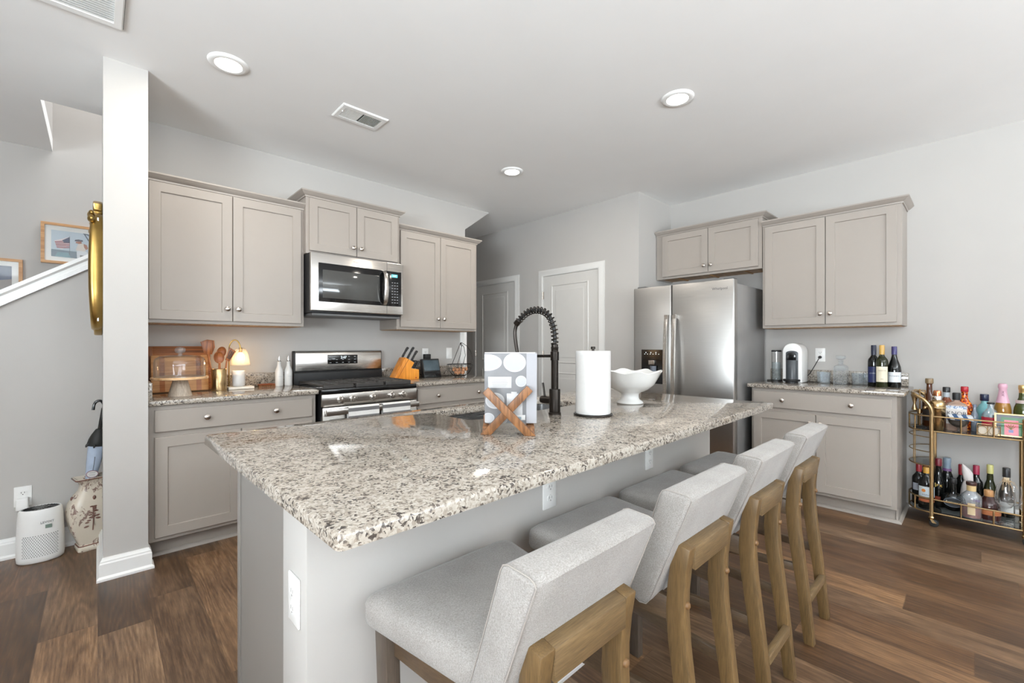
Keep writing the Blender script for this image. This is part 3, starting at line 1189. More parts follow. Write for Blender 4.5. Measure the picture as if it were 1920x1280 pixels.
d1 = fridge_door(0, .377)
d2 = fridge_door(.383, .912)
build('hinge_cover', MB().box(.02, .10, .04, .12, 1.765, 1.782), M['greyplastic'], fg, bevel=.004)
build('hinge_cover', MB().box(.812, .892, .04, .12, 1.765, 1.782), M['greyplastic'], fg, bevel=.004)
for dd, hx in ((d1, .343), (d2, .417)):
    m = MB()
    rs = []
    for k in range(21):
        s = k / 20
        z = .44 + 1.06 * s
        bow = .016 + .042 * math.sin(PI * min(1, max(0, s))) ** .5
        rs.append([(hx - .019, -bow + .012, z), (hx - .017, -bow + .002, z), (hx, -bow - .002, z), (hx + .017, -bow + .002, z), (hx + .019, -bow + .012, z), (hx, -bow + .016, z)])
    m.rings(rs)
    m.box(hx - .015, hx + .015, -.03, 0.001, .44, .475)
    m.box(hx - .015, hx + .015, -.03, 0.001, 1.465, 1.50)
    grain_uv(build('handle', m, M['steelx'], dd, angle=50))
dp = MB()
# dispenser bezel: frame with a niche
x0, x1, z0, z1 = .086, .306, .875, 1.19
dp.rings([[(x, y, z) for x, z in ((a0, c0), (a1, c0), (a1, c1), (a0, c1))] for y, a0, a1, c0, c1 in
          [(.002, x0, x1, z0, z1), (-.006, x0 + .003, x1 - .003, z0 + .003, z1 - .003), (-.006, x0 + .014, x1 - .014, z0 + .014, z1 - .095),
           (-.003, x0 + .016, x1 - .016, z0 + .016, z1 - .098)]], True, False)
dp.add([(x0 + .016, -.003, z0 + .016), (x1 - .016, -.003, z0 + .016), (x1 - .016, -.003, z1 - .098), (x0 + .016, -.003, z1 - .098)], [(0, 1, 2, 3)])
dsp = build('ice_dispenser', dp, M['black'], d1, angle=20)
build('paddle', MB().box(.165, .225, -.018, -.004, 1.05, 1.092), M['nickel'], dsp, bevel=.003)
m = MB()
m.lathe([(.026, 0), (.03, .07), (.032, .075), (.027, .075)], 20, (.215, -.014, .965), -PI, 0)
build('spout', m, flat('spout_grey', 120, 128, 140), dsp)
for i in range(6):
    build('button', MB().box(.12 + i * .028, .126 + i * .028, -.0075, -.0055, 1.145, 1.149), M['displayw'], dsp)
for i in range(3):
    build('indicator', MB().cyl((.135 + i * .05, -.0075, 1.162), (.135 + i * .05, -.0055, 1.162), .004, n=10), M['displayw'], dsp)
textmesh('brand_lettering', 'Whirlpool', .03, flat('logo_print', 92, 92, 92), d2, facing((.80, -.0004, 1.695), -PI / 2), .0005)

# ------------------------------------------------------------------ bar stools
LEG = [(0, 0), (.016, .17), (.034, .33), (.049, .46), (.054, .54), (.053, .60), (.047, .66), (.038, .715),
       (.074, .722), (.092, .66), (.1, .60), (.103, .54), (.097, .46), (.083, .36), (.062, .22), (.036, 0)]


def chaikin(poly, it=1, keep=()):
    for _ in range(it):
        res = []
        n = len(poly)
        for i, p in enumerate(poly):
            q = poly[(i + 1) % n]
            res.append((p[0] * .75 + q[0] * .25, p[1] * .75 + q[1] * .25))
            res.append((p[0] * .25 + q[0] * .75, p[1] * .25 + q[1] * .75))
        poly = res
    return poly


def make_stool(label):
    """counter stool facing +y; origin on the floor at the middle of the rear feet"""
    t = thing('bar_stool', label, 'bar stool', (0, 0, 0), 0, 'upholstered bar stools along the island')
    hs = .128           # half spacing of the rear legs
    for sx in (-1, 1):
        m = MB()
        m.prism(LEG, sx * hs - .018, sx * hs + .018, 'x')
        lg = build('leg', m, M['oak'], t, bevel=.0035, seg=2, angle=40)
        bo = MB()
        bo.xf = Matrix.Translation((sx * hs, .0535, .565)) @ Matrix.Rotation(PI / 2, 4, 'X')
        bo.lathe([(.0095, -.002), (.0095, .001), (.008, .005), (.004, .0075), (0, .008)], 16)
        build('bolt_cap', bo, flat('bolt_wood', 112, 82, 50, .5), lg)
    # front legs
    for sx in (-1, 1):
        m = MB()
        rs = []
        for z, s in ((0, 0), (.30, .4), (.60, 1)):
            cx = sx * (.178 + .012 * s)
            y0, y1 = .455, .455 + .042 + .014 * s
            rs.append([(cx - .017, y0, z), (cx + .017, y0, z), (cx + .017, y1, z), (cx - .017, y1, z)])
        m.rings(rs)
        build('leg', m, M['oakshade'], t, bevel=.003)
    # frame joining the rear legs
    m = MB()
    m.rings([[(x, .040, .652), (x, .040, .7135), (x, .072, .7205), (x, .076, .66)] for x in (-hs + .018, hs - .018)])
    build('top_rail', m, M['oakx'], t, bevel=.003)
    for sx in (-1, 1):
        m = MB()
        xr, xf = sx * (hs + .002), sx * .176
        m.rings([[(x - .012, y, z0), (x + .012, y, z0), (x + .012, y, z1), (x - .012, y, z1)] for x, y, z0, z1 in ((xr, .085, .515, .575), (xf, .47, .525, .59))])
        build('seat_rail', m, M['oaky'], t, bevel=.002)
        m = MB()
        m.rings([[(x - .010, y, z - .016), (x + .010, y, z - .016), (x + .010, y, z + .016), (x - .010, y, z + .016)] for x, y, z in ((xr, .05, .30), (xf, .47, .30))])
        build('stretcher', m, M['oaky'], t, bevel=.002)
    build('seat_rail', MB().box(-.172, .172, .462, .484, .525, .59), M['oakx'], t, bevel=.002)
    build('footrest', MB().box(-.165, .165, .462, .486, .22, .252), M['oakx'], t, bevel=.003)
    build('stretcher', MB().box(-hs + .016, hs - .016, .014, .036, .165, .197), M['oakx'], t, bevel=.002)
    # seat cushion: trapezoid, crowned
    m = MB()

    def ring(z, g, dome=0):
        pts = []
        fw, rw, y0, y1 = .232 - g, .172 - g, .155 + g, .535 - g
        cr = .035
        N = 10
        cs = [(-rw, y0), (rw, y0), (fw, y1), (-fw, y1)]
        for i in range(4):
            p, a, b2 = Vector(cs[i]), Vector(cs[i - 1]), Vector(cs[(i + 1) % 4])
            da, db = (a - p).normalized(), (b2 - p).normalized()
            for k in range(5):
                s = k / 4
                q = (p + da * cr) * (1 - s) ** 2 + p * 2 * s * (1 - s) + (p + db * cr) * s ** 2
                pts.append((q.x, q.y, z))
            nxt = cs[(i + 1) % 4]
            for k in range(1, N):
                s = k / N
                q = (p + db * cr).lerp(b2 - db * cr, s)
                pts.append((q.x, q.y, z))
        return pts
    m.rings([ring(.585, .012), ring(.588, .003), ring(.60, .0), ring(.628, .0), ring(.641, .004), ring(.650, .014), ring(.656, .035), ring(.661, .09), ring(.663, .15)])
    build('seat', m, M['fabric'], t, angle=60)
    # backrest cushion
    m = MB()
    prof = [(.0165, .852), (.021, .860), (.031, .8635), (.080, .866), (.092, .862), (.099, .850), (.128, .765), (.158, .68), (.184, .61), (.186, .585), (.176, .563), (.157, .553),
            (.138, .556), (.124, .575), (.107, .62), (.079, .69), (.048, .77)]

    def pr_(g, x):
        cx = sum(p[0] for p in prof) / len(prof)
        cz = sum(p[1] for p in prof) / len(prof)
        res = []
        n = len(prof)
        for i, (y, z) in enumerate(prof):
            a, c = prof[i - 1], prof[(i + 1) % n]
            dx, dz = c[0] - a[0], c[1] - a[1]
            l = math.hypot(dx, dz)
            res.append((x, y + dz / l * g * -1 * -1, z - dx / l * g * -1 * -1))
        return res
    W2 = .186
    sgn = -1
    rs = []
    for x, g in ((-W2, .010), (-W2 + .0015, .004), (-W2 + .006, 0), (-W2 + .10, 0), (0, 0), (W2 - .10, 0), (W2 - .006, 0), (W2 - .0015, .004), (W2, .010)):
        rs.append(pr_(sgn * -g, x))
    m.rings(rs)
    bk = build('backrest', m, M['fabric'], t, angle=50)
    # seam welts round both side panels
    for sx in (-1, 1):
        w = MB()
        w.tube([(sx * (W2 - .004), y, z) for _, y, z in pr_(0, 0)], .0016, 6, True)
        build('seam', w, flat('seam_thread', 150, 144, 138, .9), bk)
    return t


STOOLS = [(.675, .452, 'bar stool nearest the camera, light linen seat at the near end of the island'),
          (1.222, .455, 'second bar stool from the near end of the island, between two others'),
          (1.738, .458, 'third bar stool from the near end of the island, next to the farthest one'),
          (2.262, .456, 'bar stool farthest from the camera, at the far end of the island')]
st0 = make_stool(STOOLS[0][2])
for i, (x, y, lab) in enumerate(STOOLS):
    s = st0 if i == 0 else copy_tree(st0)
    s.location = (x, y, 0)
    s['label'] = lab

# ------------------------------------------------------------------ small builders
def lathe_part(name, prof, mat, parent, n=28, c=(0, 0, 0), closed=False, angle=40, **k):
    m = MB()
    m.lathe(prof, n, c, closed=closed, **k)
    return build(name, m, mat, parent, angle=angle)


def box_part(name, q, mat, parent, bevel=0.0, seg=2):
    return build(name, MB().box(*q), mat, parent, bevel=bevel, seg=seg)


def outlet(label, loc, na, cat='outlet', group=None, switch=False, pale=False):
    """wall plate at loc on the wall, facing along angle na"""
    t = thing('wall_switch' if switch else 'wall_outlet', label, cat, loc, na + PI / 2, group)
    # local -y is the facing direction
    box_part('cover_plate', (-.036, .036, -.006, 0, -.058, .058), M['plastic'], t, .003)
    if switch:
        box_part('rocker', (-.017, .017, -.009, -.005, -.033, .033), M['plastic'], t, .002)
        return t
    for z in (.02, -.02):
        m = MB()
        m.prism([(.0165 * math.cos(a), z + .0145 * math.sin(a) * (.9 if abs(math.sin(a)) > .7 else 1)) for a in [2 * PI * i / 20 for i in range(20)]], -.0085, -.005, 'y')
        s = build('socket', m, M['plastic'], t)
        for x0, w_ in ((-.0075, .0022), (.0055, .0022)):
            box_part('slot', (x0, x0 + w_, -.0088, -.0084, z - .002, z + .007), M['slotpale' if pale else 'slot'], s)
        build('slot', MB().cyl((0, -.0088, z - .008), (0, -.0084, z - .008), .0026, n=10), M['slotpale' if pale else 'slot'], s)
    return t


GZ = .914   # top of the worktops

# ------------------------------------------------------------------ left worktop
t = thing('cutting_board', 'large dark brown wooden board leaning on the wall behind the other board', 'cutting board', (.42, 3.748, GZ + .002), 0)
t.rotation_euler = (R(-9), 0, 0)
box_part('board', (-.176, .172, .01, .034, 0, .312), M['acacia'], t, .006)
box_part('end_strip', (-.178, -.152, .008, .036, 0, .31), wood('end_grain', lin(70, 38, 20), lin(150, 92, 50), 'Z', 12), t, .004)
t = thing('cutting_board', 'lighter golden wooden board leaning in front, behind the glass dome', 'cutting board', (.412, 3.70, GZ + .002), 0)
t.rotation_euler = (R(-10), 0, 0)
box_part('board', (-.158, .156, 0, .024, 0, .25), M['acacialight'], t, .006)
for xx in (-.10, .10):
    box_part('inlay_strip', (xx - .014, xx + .014, -.0006, .002, .004, .246), M['acacia'], t)

t = thing('cake_stand', 'wooden cake stand with a glass dome in front of the wooden boards', 'cake stand', (.376, 3.425, GZ))
prof = [(.062, 0), (.06, .004), (.05, .045), (.040, .085), (.034, .104), (0, .104)]
m = MB()
n = 64
rr = []
for r, z in prof[:-1]:
    rr.append([((r + .0012 * (1 if j % 2 else -1)) * math.cos(2 * PI * j / n), (r + .0012 * (1 if j % 2 else -1)) * math.sin(2 * PI * j / n), z) for j in range(n)])
m.rings(rr)
build('pedestal', m, M['whitewash'], t, angle=60)
lathe_part('plate', [(0, .103), (.142, .103), (.147, .106), (.147, .116), (.144, .119), (0, .119)], M['platewood'], t, 64)
dm = lathe_part('glass_dome', [(.130, .1195), (.132, .122), (.132, .20), (.130, .222), (.122, .236), (.105, .245), (.05, .252), (.0, .254), (0, .251), (.05, .249), (.104, .242), (.119, .234), (.127, .221), (.129, .20), (.129, .1195)], M['glass'], t, 48)
lathe_part('dome_knob', [(.012, .253), (.010, .262), (.022, .268), (.028, .28), (.027, .292), (.018, .301), (0, .304)], M['cutglass'], dm, 16, angle=20)
lathe_part('dome_rim', [(.1285, .119), (.1335, .119), (.1335, .1235), (.1285, .1235)], M['cutglass'], dm, 48, closed=True)

t = thing('utensil_crock', 'brushed brass cylinder crock holding wooden utensils', 'crock', (.614, 3.62, GZ))
lathe_part('crock_body', [(0, 0), (.046, 0), (.0465, .002), (.0465, .148), (.045, .151), (.043, .148), (.043, .006), (0, .006)], M['gold'], t, 40)
CX, CY = .614, 3.62


def utensil(name, label, poly, hx, hz, tipx, tipz, yoff, slots=0, dish=False):
    """flat wooden head (polygon in x,z, world) plus a round handle down into the crock"""
    t = thing(name, label, 'kitchen utensil', (tipx, CY + yoff, tipz), 0, 'wooden utensils in the brass crock')
    hd = MB()
    y0, y1 = -.004, .004
    pl = [(x - tipx, z - tipz) for x, z in poly]
    if dish:
        cx = sum(p[0] for p in pl) / len(pl)
        cz = sum(p[1] for p in pl) / len(pl)
        sc = lambda k: [(cx + (x - cx) * k, cz + (z - cz) * k) for x, z in pl]
        hd.rings([[(x, y, z) for x, z in sc(k)] for k, y in ((.2, .013), (.6, .011), (.9, .004), (1, -.003), (.93, -.004), (.6, .004), (.2, .007))])
    else:
        hd.prism(pl, y0, y1, 'y')
    build('head', hd, M['teak'], t, bevel=0 if dish else .002)
    if slots:
        for i in range(slots):
            f = (i + 1) / (slots + 1)
            a, b2, c2, d2 = pl[0], pl[1], pl[2], pl[3]
            lo = Vector(a).lerp(Vector(b2), f)
            hi = Vector(d2).lerp(Vector(c2), f)
            p, q = lo.lerp(hi, .18), lo.lerp(hi, .85)
            s = MB()
            s.tube([(p.x, -.0045, p.y), (q.x, -.0045, q.y)], .0028, 8)
            build('slot', s, M['slot'], t)
    h = MB()
    h.tube([(0, 0, 0), ((hx - tipx) * .5, -yoff * .17, (hz - tipz) * .5), (hx - tipx, -yoff * .35, hz - tipz)], [.0062, .0058, .0068], 10)
    build('handle', h, M['teak'], t)


utensil('wooden_turner', 'wide wooden turner standing highest, leftmost in the brass crock',
        [(.528, 1.172), (.572, 1.165), (.590, 1.215), (.585, 1.262), (.545, 1.268), (.507, 1.252)], .592, .93, .549, 1.168, -.004)
ov = lambda cx, cz, a, b, tilt: [(cx + a * math.cos(i * PI / 9) * math.cos(tilt) - b * math.sin(i * PI / 9) * math.sin(tilt),
                                 cz + a * math.cos(i * PI / 9) * math.sin(tilt) + b * math.sin(i * PI / 9) * math.cos(tilt)) for i in range(18)]
utensil('wooden_spoon', 'wooden spoon with its round back towards the room, in front in the crock', ov(.609, 1.145, .032, .042, .1), .606, .93, .612, 1.106, -.026, dish=True)
utensil('wooden_spoon', 'darker wooden spoon standing taller behind the front spoon in the crock', ov(.632, 1.18, .029, .04, -.25), .620, .93, .624, 1.143, .026, dish=True)
utensil('slotted_turner', 'slotted wooden turner leaning right in the brass crock',
        [(.650, 1.125), (.676, 1.115), (.716, 1.185), (.676, 1.215)], .638, .93, .66, 1.12, .0, 3)

t = thing('candle_warmer', 'candle warmer lamp with lit ribbed glass shade on a brass arch', 'lamp', (.75, 3.67, GZ))
box_part('base', (-.08, .08, -.06, .06, 0, .018), M['marble'] if 'marble' in M else flat('pale_stone', 226, 218, 204, .3, var=.06, vs_=16), t, .003)
m = MB()
ap = [(-.062, .03, .018), (-.062, .03, .26)]
for i in range(1, 12):
    a = PI - PI * i / 12
    ap.append((-.029 + .033 * math.cos(a), .03 - .03 * i / 12, .285 + .068 * math.sin(a) + (.0 if i < 11 else -.0)))
ap += [(.004, 0, .29)]
m.tube(ap, .0042, 10)
build('arch', m, M['brass'], t)
sh = MB()
n = 72
rr = []
for r, z in ((.018, .292), (.030, .288), (.041, .268), (.050, .235), (.056, .20), (.060, .172), (.064, .168)):
    rr.append([((r + .0014 * math.cos(24 * 2 * PI * j / n)) * math.cos(2 * PI * j / n), (r + .0014 * math.cos(24 * 2 * PI * j / n)) * math.sin(2 * PI * j / n), z) for j in range(n)])
sh.xf = Matrix.Translation((.004, 0, 0))
sh.rings(rr, True, False)
s = build('lamp_shade', sh, M['ribglass'], t, angle=60)
m = MB()
m.ball((.004, 0, .245), .016, sz=1.3)
build('bulb', m, M['bulbglow'], s)
lathe_part('socket', [(.012, .262), (.013, .29), (.011, .297), (0, .297)], M['brass'], t, 16, (.004, 0, 0))
d = bpy.data.lights.new('candle_warmer_lamp', 'POINT')
d.energy = 1.1
d.color = (1, .68, .36)
d.shadow_soft_size = .02
o = bpy.data.objects.new('candle_warmer_lamp', d)
COL.objects.link(o)
o.location = (.754, 3.67, GZ + .205)

t = thing('candle', 'white candle in a frosted jar under the warmer lamp', 'candle', (.742, 3.665, GZ + .0186))
lathe_part('jar', [(0, 0), (.033, 0), (.04, .008), (.041, .03), (.041, .108), (.039, .112), (.037, .108), (.037, .012), (0, .01)], glass('frosted_jar', (.95, .95, .95), 1.45, .55, (.93, .93, .93)), t, 32)
lathe_part('wax', [(0, .012), (.0365, .012), (.0365, .088), (0, .086)], P('cream_wax', lin(240, 232, 218), .5), t, 32)

t = thing('dish_brush', 'small reddish brown wooden brush lying on the worktop beside the oil bottles', 'brush', (.945, 3.745, GZ))
m = MB()
m.rings([[(x, .024 * k * math.cos(a), .014 + .009 * k * math.sin(a)) for a in [2 * PI * i / 12 for i in range(12)]] for x, k in ((-.062, .5), (-.056, .85), (-.03, 1), (.03, 1), (.054, .8), (.06, .5))])
build('brush_back', m, wood('red_wood', lin(84, 44, 26), lin(136, 76, 46), 'X', 14, .3), t)
m = MB()
for i in range(9):
    for j in range(3):
        x, y = -.05 + i * .0125, -.014 + j * .014
        m.box(x - .005, x + .005, y - .006, y + .006, 0, .012)
o = build('bristles', m, flat('bristle', 120, 76, 44, .9), t)
o['kind'] = 'stuff'

for x, lab in ((1.028, 'white ceramic oil bottle with metal pourer, farther from the stove'), (1.094, 'white ceramic oil bottle with metal pourer, next to the stove')):
    t = thing('oil_bottle', lab, 'bottle', (x, 3.73, GZ), 0, 'white oil bottles beside the stove')
    lathe_part('bottle_body', [(0, 0), (.027, 0), (.029, .003), (.029, .105), (.027, .122), (.017, .146), (.0135, .158), (.0125, .18), (.014, .182), (.014, .188), (0, .188)], M['ceramic'], t)
    m = MB()
    m.lathe([(.0125, .186), (.015, .189), (.013, .194), (.005, .198), (.0045, .222), (.0035, .232), (0, .232)], 16)
    m.tube([(-.004, 0, .196), (-.013, 0, .203), (-.013, 0, .206)], .0022, 6)
    build('pourer', m, M['chrome'], t)
    m = MB()
    m.tube([(-.0135, -.0262, .072), (0, -.0293, .073), (.0135, -.0262, .072)], .0009, 6)
    build('script_line', m, flat('label_blue_grey', 150, 158, 172), t)

# ------------------------------------------------------------------ worktop right of the stove
t = thing('knife_block', 'orange wooden knife block on the worktop right of the stove', 'knife block', (2.05, 3.62, GZ))
m = MB()
pl = [(-.125, .0), (-.125, .012), (-.016, .205), (.076, .155), (.043, .103), (.125, .09), (.125, 0)]
m.prism(pl, -.055, .055, 'y')
build('block', m, M['blockwood'], t, bevel=.003)
m = MB()
m.prism([(-.105, .003), (-.101, .003), (.02, .19), (.016, .192)], -.0565, -.054, 'y')
build('joint_line', m, flat('glue_line', 150, 84, 26), t)
box_part('emblem', (.085, .10, -.0565, -.0545, .012, .02), flat('emblem_red', 170, 44, 36), t)
KD = Vector((.52, 0, .854))


def knife(label, x, y, z, ln, gr):
    k = thing('knife', label, 'knife', (2.05 + x, 3.62 + y, GZ + z), 0, gr)
    m = MB()
    ang = math.atan2(KD.x, KD.z)
    m.xf = Matrix.Rotation(ang, 4, 'Y')
    w_ = .0105
    m.rings([[(-w_ * a + b, -.007, s), (w_ * a + b, -.007, s), (w_ * a + b, .007, s), (-w_ * a + b, .007, s)] for s, a, b in
             ((.006, .8, 0), (.02, .95, 0), (ln * .5, .85, 0), (ln * .8, 1.05, .001), (ln * .95, 1.1, .003), (ln, .7, .004))])
    build('handle', m, M['blackmatte'], k, bevel=.003)
    m = MB()
    m.xf = Matrix.Rotation(ang, 4, 'Y')
    m.box(-.009, .009, -.004, .004, -.002, .007)
    build('bolster', m, M['nickel'], k)
    for f in (.3, .55, .8):
        m = MB()
        m.xf = Matrix.Rotation(ang, 4, 'Y')
        m.cyl((0, -.0078, ln * f), (0, -.006, ln * f), .0024, n=10)
        build('rivet', m, M['nickel'], k)


for (x, z, y, ln), lab in zip(((-.004, .2, .03, .115), (.028, .183, 0, .135), (.056, .167, -.03, .115)),
                              ('black-handled knife, leftmost of the tall upper row in the orange block', 'black-handled knife in the middle of the upper row, longest handle', 'black-handled knife, rightmost of the upper row in the orange block')):
    knife(lab, x, y, z, ln, 'large knives in the block')
for i in range(3):
    for j in range(2):
        knife('short black steak knife in the lower rows of the orange knife block', .06 + j * .034, -.036 + i * .036, .1015 - j * .006, .085, 'steak knives in the lower rows of the block')

t = thing('smart_display', 'black smart display with a dim tilted screen beside the knife block', 'smart display', (2.378, 3.64, GZ))
m = MB()
m.rings([[(x, .0, 0), (x, .055, 0), (x, .088, .175), (x, .05, .182)] for x in (-.098, .098)])
build('housing', m, M['blackmatte'], t, bevel=.004)
fm = Matrix.Rotation(math.atan2(.05, .182) * -1, 4, 'X')
m = MB()
m.xf = fm
m.box(-.086, .086, -.0025, .001, .07, .175)
build('screen', m, M['screen'], t, bevel=.001)
m = MB()
m.xf = fm
m.box(-.094, .094, -.0015, .001, .008, .058)
build('speaker_cloth', m, M['black'], t, bevel=.001)

outlet('white outlet with a black adapter between the knife block and smart display', (2.413, YK, 1.14), -PI / 2)
t = thing('power_adapter', 'black square adapter plugged into the outlet above the smart display', 'adapter', (2.415, YK - .0085, 1.112))
box_part('adapter_body', (-.033, .033, -.045, 0, -.028, .028), M['blackmatte'], t, .004)
m = MB()
m.tube([(0, -.03, -.028), (-.004, -.035, -.06), (-.02, -.03, -.13), (-.03, -.05, -.19), (-.034, -.098, -.1975)], .002, 6)
build('cord', m, M['rubber'], t)
outlet('white wall switch behind the wire fruit basket', (2.705, YK, 1.145), -PI / 2, 'switch', None, True)

t = thing('wire_basket', 'black wire fruit basket with a tall curved hanger', 'basket', (2.655, 3.58, GZ))
bx, by = .14, .10


def bowlpt(a, s):
    """s 0 at base ring .. 1 at rim"""
    k = .42 + .58 * math.sin(s * PI / 2) ** .9
    return (bx * k * math.cos(a), by * k * math.sin(a), .008 + .117 * s ** 1.25)


m = MB()
m.tube([bowlpt(2 * PI * i / 40, 1) for i in range(40)], .003, 8, True)
build('rim', m, M['bronze'], t)
m = MB()
m.tube([bowlpt(2 * PI * i / 32, 0) for i in range(32)], .003, 8, True)
build('base_ring', m, M['bronze'], t)
m = MB()
m.tube([bowlpt(2 * PI * i / 40, .72) for i in range(40)], .0018, 6, True)
build('middle_ring', m, M['bronze'], t)
for i in range(20):
    m = MB()
    m.tube([bowlpt(2 * PI * i / 20, s / 6) for s in range(7)], .0016, 6)
    build('rib', m, M['bronze'], t)
for i in range(4):
    a = PI / 4 + PI / 2 * i
    m = MB()
    m.ball((.05 * math.cos(a), .036 * math.sin(a), .006), .006)
    build('foot', m, M['bronze'], t)
for p in ([(.14, 0, .125), (.158, .004, .19), (.145, .008, .25), (.10, .01, .305), (.03, .01, .342), (.015, .01, .34)],
          [(-.03, .09, .125), (-.012, .05, .22), (.004, .02, .30), (.016, .01, .34)],
          [(.04, .092, .125), (.045, .05, .22), (.035, .02, .30), (.018, .01, .34)],
          [(.095, .07, .125), (.10, .04, .21), (.07, .02, .29), (.02, .01, .34)]):
    m = MB()
    m.tube(p, .0026, 8)
    build('hanger_wire', m, M['bronze'], t)
m = MB()
m.tube([(.016, .01, .34), (.012, .004, .325), (.012, -.004, .312), (.018, -.01, .306), (.024, -.008, .315)], .003, 8)
build('hook', m, M['bronze'], t)
random.seed(3)
for layer, zc, cnt, sx, sy in ((0, .038, 5, .045, .03), (1, .072, 7, .072, .046)):
    for i in range(cnt):
        a = 2 * PI * i / cnt + layer * .3
        r_ = 1.0
        m = MB()
        q = random.uniform(.82, .95)
        m.lathe([(0, -.019 * q), (.006, -.018 * q), (.017 * q, -.006), (.018 * q, .004), (.011, .015), (.004, .022), (.002, .03), (0, .031)], 12)
        o = build('shallot', m, M['garlic'], None, loc=(2.655 + sx * r_ * math.cos(a), 3.58 + sy * r_ * math.sin(a), GZ + zc))
        o.rotation_euler = (random.uniform(-.9, .9), random.uniform(-.9, .9), random.uniform(0, 6))
        tag(o, 'pinkish brown shallot in the black wire basket', 'shallot', 'shallots heaped in the wire basket')

# ------------------------------------------------------------------ on the island
fx, fy = 1.524, 1.33
t = thing('faucet', 'dark bronze spring-neck faucet with side lever behind the cookbook stand', 'faucet', (fx, fy, GZ), R(8))
lathe_part('base_flange', [(0, 0), (.029, 0), (.029, .006), (.026, .009), (0, .009)], M['bronze'], t)
lathe_part('lower_body', [(.025, .008), (.0255, .012), (.0255, .112), (.024, .115), (.017, .116), (0, .116)], M['bronze'], t)
lathe_part('riser', [(.0165, .115), (.0165, .245), (.0195, .246), (.0195, .285), (.0165, .287), (.0165, .30), (.018, .302), (.018, .306), (.0155, .307), (.0155, .318), (.0135, .32), (0, .32)], M['bronze'], t)
path = [(0, 0, .315), (0, .0, .36), (0, .008, .405), (0, .03, .45), (0, .066, .474), (0, .105, .482), (0, .145, .476), (0, .18, .458), (0, .212, .43)]


def smooth(pts, k=6):
    res = []
    P_ = [Vector(p) for p in pts]
    for i in range(len(P_) - 1):
        p0, p1, p2, p3 = P_[max(0, i - 1)], P_[i], P_[i + 1], P_[min(len(P_) - 1, i + 2)]
        for j in range(k):
            s = j / k
            res.append(.5 * ((2 * p1) + (p2 - p0) * s + (2 * p0 - 5 * p1 + 4 * p2 - p3) * s * s + (3 * p1 - p0 - 3 * p2 + p3) * s ** 3))
    res.append(P_[-1])
    return res


sp_ = smooth(path, 10)
m = MB()
m.tube(sp_, .0085, 10)
hs_ = build('hose', m, M['rubber'], t)
# the spring: a helix along the path
m = MB()
L_ = [0]
for a, b in zip(sp_, sp_[1:]):
    L_.append(L_[-1] + (b - a).length)
tot = L_[-1]
turns = 19
pts = []
N_ = turns * 12
for i in range(N_ + 1):
    s = tot * i / N_
    k = 0
    while k < len(L_) - 2 and L_[k + 1] < s:
        k += 1
    f = (s - L_[k]) / max(1e-6, L_[k + 1] - L_[k])
    p = sp_[k].lerp(sp_[k + 1], f)
    d_ = (sp_[k + 1] - sp_[k]).normalized()
    e1 = Vector((1, 0, 0))
    e2 = d_.cross(e1)
    a = 2 * PI * turns * i / N_
    pts.append(p + (e1 * math.cos(a) + e2 * math.sin(a)) * .0155)
m.tube(pts, .003, 6)
build('spring', m, M['bronze'], t)
m = MB()
e_ = sp_[-1]
d_ = (sp_[-1] - sp_[-3]).normalized()
m.cyl(e_ - d_ * .006, e_ + d_ * .018, .0155, n=16)
build('spring_collar', m, M['bronze'], t)
m = MB()
m.tube(smooth([e_ + d_ * .012, (0, .232, .38), (0, .226, .32), (0, .212, .26), (0, .205, .22)], 5), .0088, 10)
build('spray_hose', m, M['bronze'], t)
m = MB()
m.lathe([(.0, .13), (.019, .13), (.02, .15), (.017, .2), (.013, .225), (0, .228)], 16, (0, .204, 0))
build('spray_head', m, M['bronze'], t)
m = MB()
m.tube([(0, 0, .266), (0, .19, .262)], .0068, 10)
m.tube([(0, .204 + .022 * math.cos(a), .262 + 0 * a) if False else (.022 * math.sin(a), .204 + .022 * math.cos(a), .222) for a in [PI * .15 + (2 * PI - PI * .3) * i / 16 for i in range(17)]], .004, 8)
m.tube([(0, .184, .262), (0, .182, .24), (0, .183, .222)], .005, 8)
build('spray_arm', m, M['bronze'], t)
m = MB()
m.cyl((0, .0, .062), (0, .066, .062), .0185, n=18)
m.cyl((0, .066, .062), (0, .074, .062), .0165, n=18)
hd = build('valve_body', m, M['bronze'], t)
m = MB()
m.tube([(0, .056, .078), (0, .06, .105), (0, .066, .14)], [.005, .0045, .0052], 8)
build('lever', m, M['bronze'], hd)

t = thing('paper_towel_holder', 'dark metal paper towel holder under the white roll', 'paper towel holder', (1.632, 1.195, GZ))
lathe_part('base_plate', [(0, 0), (.086, 0), (.088, .003), (.086, .008), (0, .009)], M['bronze'], t, 40)
lathe_part('post', [(.006, .008), (.006, .297), (.0105, .298), (.0105, .307), (.009, .309), (0, .309)], M['bronze'], t, 16)
t = thing('paper_towel_roll', 'tall roll of white paper towels on its holder, beside the faucet', 'paper towels', (1.632, 1.195, GZ + .0095))
m = MB()
pf = [(.02, 0), (.077, 0), (.0785, .003)] + [(.0785, .02 + .01 * i) for i in range(25)] + [(.0785, .277), (.077, .28), (.02, .28)]
m.lathe(pf, 56, closed=True)
build('roll', m, M['paper'], t)
m = MB()
a0 = R(225)
m.lathe([(.0786, .001), (.0798, .001), (.0798, .279), (.0786, .279)], 12, a0=a0, a1=a0 + .9, closed=True)
build('loose_sheet', m, M['paper'], t)

